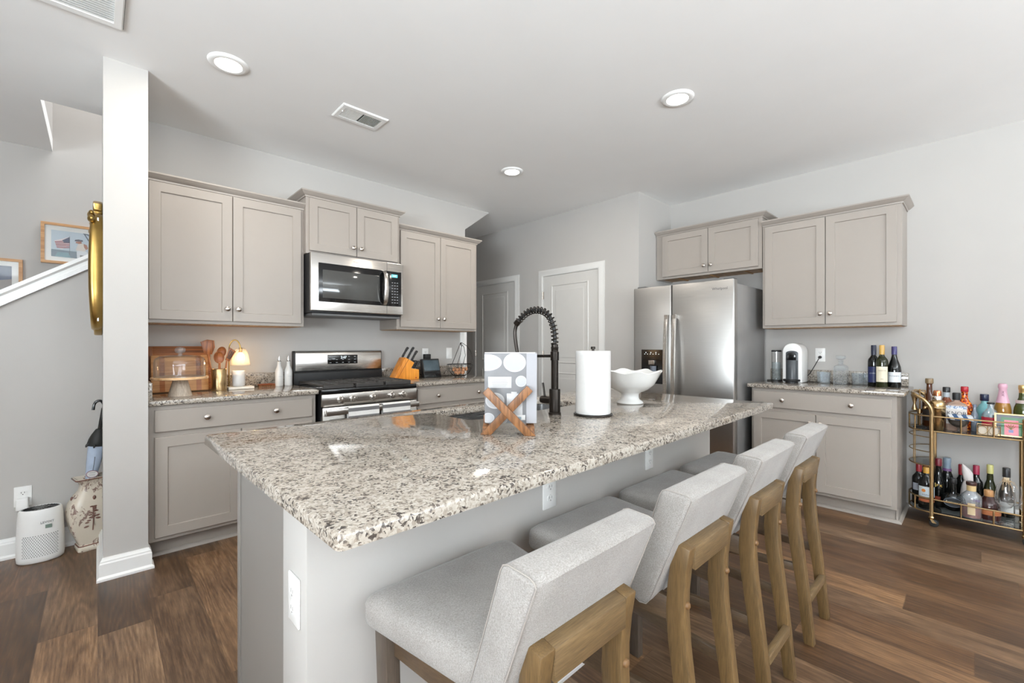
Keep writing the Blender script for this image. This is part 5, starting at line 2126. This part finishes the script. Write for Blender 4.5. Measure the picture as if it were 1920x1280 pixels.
# ---- lower shelf
G2 = 'bottles on the lower cart shelf'
fb, fr_, fw = fl('foil_burgundy', 112, 26, 40, .35), fl('foil_red', 150, 34, 44, .35), fl('label_ivory', 206, 208, 206)
bottle('wine_bottle', 'dark wine bottle with a red capsule and pale label, far left of the lower shelf', (4.30, .290, ZB), bordeaux(.295, .037), GBLK,
       [(capsule(.295, .065), fr_, 'capsule')], [(.037, .10, .15, 1.0, fl('label_grey_white', 160, 164, 174))])
t = bottle('liquor_bottle', 'dark bottle with a gold cap and white label bearing an orange seal', (4.215, .245, ZB), [(0, 0), (.04, 0), (.043, .004), (.043, .165), (.04, .19), (.024, .215), (.016, .228), (.016, .26), (0, .26)], GBLK,
           [(capsule(.283, .04, .018), fl('cap_gold', 206, 156, 64, .3), 'cap')], [(.043, .085, .155, 1.15, fl('label_pale_blue', 206, 216, 220)), (.043, .05, .07, 1.1, fl('label_orange_band', 176, 96, 56))])
an = cam_angle(4.215, .245)
m = MB()
m.xf = Matrix.Translation((math.cos(an - .35) * .0435, math.sin(an - .35) * .0435, .128)) @ Matrix.Rotation(an - .35, 4, 'Z') @ Matrix.Rotation(PI / 2, 4, 'Y')
m.cyl((0, 0, 0), (0, 0, .001), .011, n=20)
build('seal', m, fl('seal_orange', 214, 130, 56), t)
textmesh('lettering', 'Malbec', .016, fl('ink_grey', 110, 116, 130), t, facing(Vector((math.cos(an) * .0445, math.sin(an) * .0445, .10)), an), .0003)
bottle('wine_bottle', 'dark wine bottle with a burgundy capsule behind the left cart post', (4.384, .260, ZB), bordeaux(.302, .035), GBLK, [(capsule(.302, .06), fb, 'capsule')], [(.037, .19, .205, 1.0, fw)])
bottle('wine_bottle', 'dark bottle with gold Jax lettering and a dark red capsule', (4.325, .19, ZB), burgundy(.335, .037), GBLK,
       [(capsule(.335, .05, .018), fb, 'capsule')], [(.037, .05, .075, .8, fl('label_ember', 150, 62, 34))], [('Jax', .034, .155, .034, fl('ink_gold', 220, 186, 96))])
bottle('champagne_bottle', 'dark bottle with a silver-blue foil neck and violet collar on the lower shelf', (4.397, .149, ZB), champagne(.335, .040), GBLK,
       [([(.0205, .262), (.0195, .30), (.0215, .306), (.0215, .33), (.019, .336), (0, .338)], fl('foil_silver_blue', 130, 146, 160, .3), 'foil'), ([(.025, .245), (.0215, .262), (.019, .262)], fl('collar_violet', 110, 72, 120), 'collar')])
t = thing('liqueur_bottle', 'squat round black bottle with an oval label in cream script', 'bottle', (4.265, .115, ZB))
an = cam_angle(4.265, .115)
m = MB()
m.xf = rot_z(an + PI / 2)
m.ball((0, 0, .066), .066, 28, 16, .95, .5, 1)
m.lathe([(.02, .122), (.016, .14), (.015, .2), (0, .2)], 20)
build('bottle_body', m, GBLK, t, angle=60)
m = MB()
m.xf = rot_z(an + PI / 2)
m.lathe([(.018, .19), (.019, .192), (.019, .222), (.017, .225), (0, .225)], 20)
build('cap', m, M['blackmatte'], t)
m = MB()
m.xf = rot_z(an + PI / 2) @ Matrix.Translation((0, -.0318, .066)) @ Matrix.Rotation(PI / 2, 4, 'X')
m.rings([[(.046 * math.cos(a), .03 * math.sin(a), z) for a in [2 * PI * i / 32 for i in range(32)]] for z in (-.004, .0015)])
lb = build('label', m, fl('label_black', 30, 34, 40), t)
m = MB()
m.xf = rot_z(an + PI / 2) @ Matrix.Translation((0, -.0336, .066)) @ Matrix.Rotation(PI / 2, 4, 'X')
m.tube([(.046 * math.cos(a), .03 * math.sin(a), 0) for a in [2 * PI * i / 32 for i in range(32)]], .0012, 6, True)
build('label_border', m, fl('border_silver', 140, 152, 168), lb)
textmesh('lettering', "Romana's", .019, fl('ink_cream', 214, 206, 178), lb, facing(Vector((math.cos(an) * .0342, math.sin(an) * .0342, .069)), an), .0004)
t = thing('wrapped_bottle', 'bottle wrapped in crumpled white tissue with a peaked top', 'bottle', (4.325, .045, ZB))
m = MB()
rr = []
random.seed(5)
for z, r_, dx in ((0, .034, 0), (.04, .037, 0), (.11, .037, 0), (.15, .036, .002), (.185, .032, .004), (.21, .024, .004), (.235, .026, 0), (.265, .026, -.004), (.29, .019, -.012), (.312, .008, -.024), (.322, .001, -.03)):
    rr.append([(r_ * (1 + random.uniform(-.07, .07)) * math.cos(2 * PI * j / 18), -dx * .9 + r_ * (1 + random.uniform(-.07, .07)) * math.sin(2 * PI * j / 18), z) for j in range(18)])
m.rings(rr)
build('tissue_wrap', m, P('tissue_white', lin(214, 208, 206), .9, var=.04), t, angle=25)
bottle('wine_bottle', 'dark bottle with a red capsule half hidden behind the white wrapped bottle', (4.404, .077, ZB), bordeaux(.30, .029), GBLK, [(capsule(.30, .07), fr_, 'capsule')])
t = bottle('liquor_bottle', 'rounded clear bottle of pinkish spirit with a brown stopper', (4.19, .028, ZB),
           [(0, 0), (.046, 0), (.05, .005), (.05, .13), (.046, .15), (.03, .168), (.022, .176), (.021, .205), (.019, .205), (.019, .178), (.028, .166), (.044, .148), (.048, .13), (.048, .008), (0, .007)], M['cutglass'],
           [([(.0225, .178), (.0225, .214), (0, .215)], fl('neck_cream', 206, 178, 128), 'neck_wrap'), ([(.0245, .214), (.026, .217), (.026, .232), (.024, .236), (0, .237)], fl('stopper_brown', 58, 30, 24, .4), 'stopper')],
           [(.0505, .03, .105, .35, fl('label_tan', 206, 184, 148))])
lathe_part('spirit', [(0, .009), (.0465, .009), (.0465, .075), (0, .075)], P('rose_spirit', lin(150, 62, 52), .1, var=.1), t)
an = cam_angle(4.195, .034) + .45
textmesh('lettering', '1792', .018, fl('ink_violet', 112, 92, 140), t, facing(Vector((math.cos(an) * .0515, math.sin(an) * .0515, .125)), an), .0004)
bottle('wine_bottle', 'dark wine bottle with a crimson capsule, middle of the lower cart shelf', (4.393, .006, ZB), bordeaux(.31, .032), GBLK, [(capsule(.31, .06), fl('foil_crimson', 150, 36, 66, .35), 'capsule')])
bottle('wine_bottle', 'olive green wine bottle with a pale yellow-green capsule', (4.403, -.058, ZB), burgundy(.325, .034), GGRN, [(capsule(.325, .058), fl('foil_lime', 190, 186, 120, .35), 'capsule')])
t = bottle('brandy_bottle', 'wide brown bottle with orange bands behind the stemmed glasses', (4.262, -.05, ZB),
           [(0, 0), (.055, 0), (.055, .005), (.055, .06), (.05, .105), (.03, .135), (.018, .15), (.018, .17), (0, .17)], P('cola_glass', lin(56, 26, 24), .08, var=.2),
           [([(.0205, .142), (.0225, .145), (.0225, .18), (.02, .184), (0, .184)], fl('band_tan', 196, 146, 96), 'neck_wrap')], [(.0553, .032, .062, 1.5, fl('band_orange', 176, 108, 66))])
t = bottle('wine_bottle', 'black bottle with a raffia bow round its neck behind the stemmed glasses', (4.393, -.132, ZB), burgundy(.32, .038), GBLK,
           [(capsule(.32, .06, .019), fl('foil_black', 30, 30, 34, .35), 'capsule')], [(.038, .03, .10, .9, fw)])
m = MB()
random.seed(9)
an = cam_angle(4.393, -.132)
for i in range(14):
    a = an + random.uniform(-.5, .5)
    r_ = .022
    side = random.uniform(-1, 1)
    m.tube([(math.cos(an) * .022, math.sin(an) * .022, .232), (math.cos(a) * .035, math.sin(a) * .035 + side * .02, .232 + random.uniform(-.005, .03)), (math.cos(a) * .038, math.sin(a) * .04 + side * .038, .20 + random.uniform(-.03, .03))], .0014, 5)
m.tube([(.02 * math.cos(2 * PI * i / 16), .02 * math.sin(2 * PI * i / 16), .236) for i in range(16)], .003, 6, True)
build('raffia_bow', m, fl('raffia', 206, 178, 142, .8), t)
build('neck_tag', shell(.026, .232, .262, .5, an), fl('tag_cream', 216, 200, 172), t)


def wine_glass(label, x, y, k=1.0):
    t = thing('wine_glass', label, 'glass', (x, y, ZB), 0, 'stemmed glasses on the lower cart shelf')
    lathe_part('glass_body', [(0, .004), (.034 * k, .001), (.035 * k, .002), (.012, .006), (.004, .012), (.0035, .085 * k), (.006, .094 * k), (.026 * k, .106 * k), (.042 * k, .130 * k), (.046 * k, .155 * k), (.04 * k, .20 * k), (.034 * k, .232 * k),
                              (.033 * k, .232 * k), (.039 * k, .20 * k), (.045 * k, .155 * k), (.041 * k, .131 * k), (.025 * k, .108 * k), (0, .10 * k)], M['glass'], t, 36)


wine_glass('clear stemmed wine glass in front of the raffia-tied bottle', 4.19, -.12, 1.05)
wine_glass('clear stemmed wine glass behind another glass, second from the left', 4.30, -.158, 1.0)
wine_glass('clear stemmed wine glass at the right frame edge of the lower shelf', 4.195, -.218, .9)

# ------------------------------------------------------------------ left wall, stair side
outlet('white outlet low on the stair wall above the air purifier', (-.318, YK, .345), -PI / 2)
t = thing('power_adapter', 'white charger plugged into the low outlet above the air purifier', 'adapter', (-.318, YK - .0088, .31))
box_part('adapter_body', (-.025, .025, -.05, 0, -.036, .03), M['plastic'], t, .006, 3)
m = MB()
m.tube(smooth([(0, -.03, -.034), (.006, -.032, -.07), (.028, -.028, -.11), (.03, -.03, -.2), (.045, -.03, -.28)], 5), .003, 8)
build('cord', m, M['plastic'], t)
t = thing('air_purifier', 'white oval air purifier with a dark grille top on the floor', 'air purifier', (-.238, 3.70, 0))
m = MB()
ell = lambda a, b2, z, n=48: [(a * math.cos(2 * PI * i / n), b2 * math.sin(2 * PI * i / n), z) for i in range(n)]
m.rings([ell(.088, .062, .0), ell(.095, .068, .006), ell(.0975, .0695, .03), ell(.097, .0695, .12), ell(.092, .067, .25), ell(.088, .065, .288), ell(.084, .061, .296), ell(.078, .055, .297), ell(.076, .053, .292)])
build('shell', m, M['plastic'], t, angle=50)
m = MB()
m.rings([ell(.0765, .0535, .2925), ell(.076, .053, .2955), ell(.03, .02, .299)])
tp = build('top_panel', m, M['greyplastic'], t, angle=50)
for i in range(28):
    a = 2 * PI * i / 28
    m = MB()
    m.tube([(.036 * math.cos(a), .025 * math.sin(a), .2995), (.07 * math.cos(a), .049 * math.sin(a), .2968)], .0016, 5)
    build('vent_rib', m, M['black'], tp)
m = MB()
for r_ in range(14):
    for c_ in range(15):
        a = R(-90 + (c_ - 7) * 6.2 + (3.1 if r_ % 2 else 0))
        z = .04 + r_ * .0088
        x, y = .0972 * math.cos(a), .0696 * math.sin(a)
        nx, ny = math.cos(a) / .0972, math.sin(a) / .0696
        l = math.hypot(nx, ny)
        nx, ny = nx / l, ny / l
        m.cyl((x - nx * .002, y - ny * .002, z), (x + nx * .0006, y + ny * .0006, z), .0026, n=6)
o = build('intake_holes', m, fl('hole_grey', 120, 120, 120), t)
o['kind'] = 'stuff'
textmesh('lettering', 'LEVOIT', .017, fl('ink_mid_grey', 130, 130, 132), t, facing((.03, -.0665, .225), -PI / 2 + .2), .0006)
build('rating_label', MB().box(.022, .048, -.0672, -.062, .19, .21), fl('label_green_grey', 112, 128, 118), t)

t = thing('vase', 'large square-shouldered cream vase with brown transfer pattern, holding an umbrella', 'vase', (-.028, 3.70, 0), R(12))
m = MB()


def vsq(hx_, hy_, z, c_):
    pts = []
    for cx_, cy_, a0 in ((hx_ - c_, hy_ - c_, 0), (-hx_ + c_, hy_ - c_, 90), (-hx_ + c_, -hy_ + c_, 180), (hx_ - c_, -hy_ + c_, 270)):
        for k in range(5):
            a = R(a0 + 22.5 * k)
            pts.append((cx_ + c_ * math.cos(a), cy_ + c_ * math.sin(a), z))
    return pts


vp = [(.064, .05, 0, .014), (.068, .054, .006, .014), (.067, .053, .03, .014), (.06, .047, .04, .016), (.066, .052, .06, .02), (.088, .07, .12, .03), (.104, .08, .19, .036), (.108, .083, .235, .04), (.10, .078, .285, .045),
      (.078, .062, .33, .04), (.056, .046, .36, .03), (.05, .042, .385, .024), (.054, .045, .405, .018), (.07, .056, .42, .014), (.076, .06, .428, .012), (.074, .058, .434, .012), (.066, .05, .43, .012), (.05, .04, .408, .016), (.044, .036, .385, .02), (.05, .04, .34, .02)]
m.rings([vsq(*q) for q in vp], True, False)
m.add(vsq(.064, .05, 0, .014), [tuple(range(19, -1, -1))])
build('vase_body', m, M['toile'], t, angle=40)
for z, hx_, hy_ in ((.034, .0625, .049), (.428, .0765, .0605)):
    m = MB()
    m.tube(vsq(hx_, hy_, z, .013), .004, 8, True)
    build('rim_band', m, M['sepia'], t)
for a in range(4):
    m = MB()
    th = PI / 2 * a
    m.ball((.084 * math.cos(th), .068 * math.sin(th), .318), .010, 14, 8, .8, .8, 1.3)
    build('lug', m, M['sepia'], t)
# painted tree on the front face
m = MB()
yf = -.0838
m.tube([(-.01, yf - .0005, .13), (-.006, yf + .001, .2), (-.008, yf + .003, .27)], .003, 6)
random.seed(2)
for i in range(26):
    z = random.uniform(.15, .275)
    x = -.008 + random.uniform(-1, 1) * (.034 * (1 - (z - .15) / .16))
    m.ball((x, yf + .001 + max(0, abs(z - .225) - .02) * .06 + abs(x) * .02, z), .0075, 8, 5, 1.3, .25, .6)
build('painted_tree', m, M['sepia'], t)

t = thing('umbrella', 'closed black and pale blue umbrella standing in the patterned vase', 'umbrella', (-.079, 3.70, .06))
TU = Matrix.Rotation(R(7.7), 4, 'Y')
m = MB()
m.xf = TU
m.lathe([(.006, .08), (.014, .16), (.020, .3), (.026, .38), (.034, .46), (.040, .56), (.034, .60), (.014, .615)], 20)
build('closed_canopy', m, P('umbrella_clear_blue', lin(172, 186, 206), .25, var=.1), t)
m = MB()
m.xf = TU
m.lathe([(.0415, .56), (.046, .575), (.042, .60), (.034, .625), (.018, .66), (.008, .665)], 14)
for i in range(7):
    a = 2 * PI * i / 7
    m.tube([(.04 * math.cos(a), .04 * math.sin(a), .575), (.054 * math.cos(a), .054 * math.sin(a), .555)], [.007, .004], 6)
build('gathered_ribs', m, M['rubber'], t)
m = MB()
m.xf = TU
hk = [(0, 0, .02), (0, 0, .40), (0, 0, .72), (0, 0, .79), (-.004, 0, .815), (-.018, 0, .832), (-.035, 0, .828), (-.044, 0, .81), (-.045, 0, .775)]
m.tube(smooth(hk, 4), .0075, 10)
m.cyl((0, 0, .66), (0, 0, .79), .0105, n=12)
build('handle', m, M['black'], t)
m = MB()
m.xf = TU @ Matrix.Translation((.002, -.052, .40)) @ Matrix.Rotation(PI / 2, 4, 'X')
m.rings([[(.026 * math.cos(a), .02 * math.sin(a), z) for a in [2 * PI * i / 28 for i in range(28)]] for z in (-.001, .001)])
tg = build('swing_tag', m, M['paper'], t)
m = MB()
m.xf = TU @ Matrix.Translation((.002, -.053, .40)) @ Matrix.Rotation(PI / 2, 4, 'X')
m.tube([(.026 * math.cos(a), .02 * math.sin(a), 0) for a in [2 * PI * i / 28 for i in range(28)]], .0022, 6, True)
build('tag_border', m, fl('tag_mauve', 140, 112, 122), tg)
for z in (.007, -.006):
    m = MB()
    m.xf = TU
    m.box(-.011, .015, -.0545, -.053, .40 + z, .402 + z)
    build('text_line', m, fl('ink_dim', 120, 120, 126), tg)
m = MB()
m.xf = TU
m.tube([(0, -.04, .50), (.002, -.048, .46), (.002, -.052, .42)], .0012, 6)
build('tag_string', m, M['rubber'], t)

# framed photographs on the far stairwell wall
OAK = wood('frame_oak', lin(160, 112, 66), lin(206, 160, 110), 'X', 16, .4)


def picture(label, x0, x1, z0, z1, paint):
    t = thing('framed_photograph', label, 'framed picture', (x0, YS - .002, z0))
    w_, h_ = x1 - x0, z1 - z0
    f_ = .02
    m = MB()
    for q in ((0, w_, -.025, 0, 0, f_), (0, w_, -.025, 0, h_ - f_, h_), (0, f_, -.025, 0, f_, h_ - f_), (w_ - f_, w_, -.025, 0, f_, h_ - f_)):
        m.box(*q)
    build('frame', m, OAK, t)
    build('mat_board', MB().box(f_, w_ - f_, -.012, -.008, f_, h_ - f_), fl('mat_white', 226, 226, 222, .8), t)
    pr_ = build('print', MB().box(.055, w_ - .055, -.0128, -.012, .055, h_ - .055), paint, t)
    build('glazing', MB().box(f_, w_ - f_, -.018, -.017, f_, h_ - f_), M['glass'], t)
    return t, pr_, w_, h_


def pflat(name, poly, mat, par, y=-.0133):
    m = MB()
    m.prism(poly, y - .0003, -.0126, 'y')
    return build(name, m, mat, par)


t, pr_, w_, h_ = picture('oak framed photo of a striped flag and person in a cap aboard', -.318, .118, 1.868, 2.184, fl('print_sky', 176, 190, 200))
X0, X1, Z0, Z1 = .055, w_ - .055, .055, h_ - .055
pflat('printed_sea', [(X0, Z0), (X1, Z0), (X1, Z0 + .05), (X0, Z0 + .055)], fl('print_sea', 92, 112, 124), pr_)
fo = pflat('printed_flag', [(.072, .178), (.155, .218), (.157, .155), (.115, .118), (.085, .128)], fl('print_flag_white', 214, 200, 200), pr_, -.0137)
for i in range(5):
    k = i / 5
    za, zb_ = .172 - .05 * k, .190 - .062 * k
    pflat('printed_stripe', [(.074 + .012 * k, za), (.120, zb_ - .006), (.156, zb_ - .002), (.156, zb_ - .009), (.118, zb_ - .014), (.077 + .012 * k, za - .007)], fl('print_flag_red', 136, 48, 62), fo, -.0141)
pflat('printed_canton', [(.116, .187), (.155, .218), (.156, .172), (.126, .168)], fl('print_flag_blue', 40, 52, 84), fo, -.0144)
pflat('printed_pole', [(.156, .07), (.158, .07), (.158, .225), (.156, .225)], fl('print_pole', 70, 74, 84), pr_, -.0137)
bo_ = pflat('printed_person', [(.19, .12), (.205, .175), (.236, .178), (.252, .15), (.246, .118), (.205, .112)], fl('print_shirt', 206, 196, 186), pr_, -.0138)
pflat('printed_trousers', [(.198, Z0), (.196, .118), (.25, .116), (.268, .10), (.29, Z0)], fl('print_trousers', 206, 210, 214), bo_, -.0141)
pflat('printed_arm', [(.236, .176), (.254, .17), (.262, .142), (.25, .13), (.238, .15)], fl('print_skin', 150, 92, 64), bo_, -.0144)
pflat('printed_face', [(.190, .178), (.194, .19), (.222, .194), (.226, .178), (.208, .172)], fl('print_skin', 150, 92, 64), bo_, -.0143)
pflat('printed_cap', [(.184, .19), (.188, .202), (.206, .208), (.230, .205), (.232, .194), (.2, .193)], fl('print_cap', 44, 40, 58), bo_, -.0146)
pflat('printed_rigging', [(.236, .258), (.244, .258), (.318, .105), (.310, .105)], fl('print_rig', 66, 74, 86), pr_, -.0136)
pflat('printed_rigging', [(.252, .258), (.258, .256), (.338, .16), (.332, .16)], fl('print_rig', 66, 74, 86), pr_, -.0136)
pflat('printed_boom', [(.234, .254), (.338, .236), (.338, .246), (.234, .261)], fl('print_rig', 66, 74, 86), pr_, -.0139)
pflat('printed_hatch', [(.075, Z0), (.09, .092), (.15, .092), (.165, Z0)], fl('print_teal', 96, 136, 146), pr_, -.0137)
pflat('printed_grating', [(.215, Z0), (.215, .084), (.27, .08), (.28, Z0)], fl('print_grate', 112, 106, 104), bo_, -.0144)
t, pr_, w_, h_ = picture('oak framed photo with dark blue water, cut off by the left frame edge', -.847, -.411, 1.556, 1.872, fl('print_navy', 44, 60, 92))
pflat('printed_rock', [(.25, .055), (.25, .10), (.31, .15), (w_ - .055, .165), (w_ - .055, .055)], fl('print_rock', 132, 122, 118), pr_, -.0136)
pflat('printed_person', [(.22, .055), (.226, .115), (.24, .135), (.256, .115), (.262, .055)], fl('print_shirt', 206, 196, 186), pr_, -.0139)
pflat('printed_head', [(.23, .135), (.23, .155), (.241, .165), (.252, .155), (.252, .135)], fl('print_skin2', 190, 140, 116), pr_, -.0141)

# gilt mirror hanging on the stair side of the wing wall, seen from its edge
t = thing('mirror', 'ornate gilt-framed mirror hung on the left side of the white wall end', 'mirror', (.0205, 3.46, 1.64))
# frame section swept round a tall outline in the (y,z) plane; depth goes towards -x
ol = []
for i in range(64):
    a = 2 * PI * i / 64
    c_, s_ = math.cos(a), math.sin(a)
    ol.append((.20 * (1 if c_ >= 0 else -1) * abs(c_) ** .55, .30 * (1 if s_ >= 0 else -1) * abs(s_) ** .55))
m = MB()
rr = []
for j in range(64):
    y, z = ol[j]
    py, pz = ol[j - 1]
    qy, qz = ol[(j + 1) % 64]
    ty, tz = qy - py, qz - pz
    l = math.hypot(ty, tz)
    ny, nz = tz / l, -ty / l
    bow = .010 * math.cos(z / .30 * PI / 2)
    rr.append([(-d_ - (bow if d_ > .01 else 0), y + ny * o_, z + nz * o_) for d_, o_ in ((0, .022), (.018, .03), (.034, .03), (.046, .018), (.048, .004), (.04, -.006), (.03, -.02), (.02, -.026), (0, -.026))])
rr.append(rr[0])
m.rings(rr, True, False)
fr2 = build('frame', m, M['brass'], t, angle=50)
build('mirror_glass', MB().box(-.022, -.016, -.19, .19, -.28, .28), P('mirror_silver', lin(228, 230, 230), .02, 1.0), t)
m = MB()
m.prism([(-.07, .30), (-.09, .335), (-.06, .35), (-.075, .385), (-.03, .40), (0, .415), (.03, .40), (.075, .385), (.06, .35), (.09, .335), (.07, .30)], -.04, 0, 'x')
build('crest', m, M['brass'], t, bevel=.008)
m = MB()
for y, z, r_ in ((-.19, .27, .03), (.19, .27, .03), (0, .33, .035), (-.15, .31, .022), (.15, .31, .022)):
    m.ball((-.045, y, z), r_, 14, 8, .55, 1, .7)
build('leaf_ornament', m, M['brass'], t)
m = MB()
m.prism([(-.12, -.31), (-.08, -.335), (0, -.355), (.08, -.335), (.12, -.31)], -.036, 0, 'x')
build('base_ornament', m, M['brass'], t, bevel=.008)
# ------------------------------------------------------------------ ceiling fittings
def downlight(label, x, y):
    t = thing('downlight', label, 'ceiling light', (x, y, H), 0, 'recessed ceiling lights')
    m = MB()
    m.lathe([(.062, -.002), (.064, -.010), (.078, -.012), (.09, -.008), (.096, -.001), (.096, 0), (.062, 0)], 40, closed=True)
    build('trim_ring', m, M['trim'], t, angle=50)
    m = MB()
    m.lathe([(0, -.006), (.063, -.006), (.063, -.002), (0, -.002)], 32)
    build('diffuser', m, M['lampglow'], t)
    d = bpy.data.lights.new('downlight_lamp', 'AREA')
    d.shape = 'DISK'
    d.size = .12
    d.energy = 9
    d.color = (1.0, 0.92, 0.82)
    o = bpy.data.objects.new('downlight_lamp', d)
    COL.objects.link(o)
    o.location = (x, y, H - .016)
    return t


downlight('round lit ceiling light nearest the white wall end, left of the ceiling vent', .512, 2.765)
downlight('round lit ceiling light high on the right, nearest the right wall cabinets', 2.585, 1.262)
downlight('small-looking round lit ceiling light in the middle, above the sink', 2.625, 2.782)

t = thing('ceiling_vent', 'small rectangular white ceiling register with two banks of louvres', 'vent', (1.27, 2.813, H))
m = MB()
hx, hy = .152, .098
ix, iy = .122, .062
m.rings([[(x, y, z) for x, y in ((-a, -b), (a, -b), (a, b), (-a, b))] for a, b, z in ((hx, hy, 0), (hx, hy, -.004), (hx - .006, hy - .006, -.009), (ix, iy, -.009), (ix, iy, -.0005))], True, False)
build('frame', m, M['trim'], t, angle=20)
build('duct_opening', MB().box(-ix, ix, -iy, iy, -.002, -.0005), flat('duct_dark', 70, 70, 68), t)
for x0, x1, k in ((-ix + .004, -.006, 1), (.002, ix - .004, 1)):
    m = MB()
    for i in range(13):
        xx = x0 + (x1 - x0) * (i + .5) / 13
        dx = .0035 if x0 > 0 else -.0030
        m.rings([[(xx - .0011, y, -.0085), (xx + .0011, y, -.0085), (xx + .0011 + dx, y, -.001), (xx - .0011 + dx, y, -.001)] for y in (-iy, iy)])
    if x0 < 0:
        for i in range(5):
            yy = -iy + 2 * iy * (i + .5) / 5
            m.box(x0, x1, yy - .001, yy + .001, -.006, -.004)
    build('louvre_bank', m, M['trim'], t)
m = MB()
m.box(-ix - .008, -ix - .003, -.02, -.012, -.016, -.008)
build('damper_lever', m, M['trim'], t)

t = thing('return_air_grille', 'large white return air grille at the top left edge of the ceiling', 'vent', (-.19, 2.5, H))
m = MB()
hx, hy = .278, .312
ix, iy = .245, .27
m.rings([[(x, y, z) for x, y in ((-a, -b), (a, -b), (a, b), (-a, b))] for a, b, z in ((hx, hy, 0), (hx, hy, -.005), (hx - .006, hy - .006, -.012), (ix, iy, -.012), (ix, iy, -.0005))], True, False)
build('frame', m, M['trim'], t, angle=20)
build('duct_opening', MB().box(-ix, ix, -iy, iy, -.002, -.0005), flat('filter_grey', 205, 205, 203), t)
m = MB()
for i in range(30):
    yy = -iy + 2 * iy * (i + .5) / 30
    m.rings([[(x, yy - .0055, -.011), (x, yy - .0045, -.0115), (x, yy + .0055, -.0035), (x, yy + .0045, -.003)] for x in (-ix, ix)])
build('louvres', m, M['trim'], t)
build('hinge_gap', MB().box(hx - .0005, hx + .002, -hy + .01, hy - .004, -.004, -.0003), flat('duct_dark', 70, 70, 68), t)
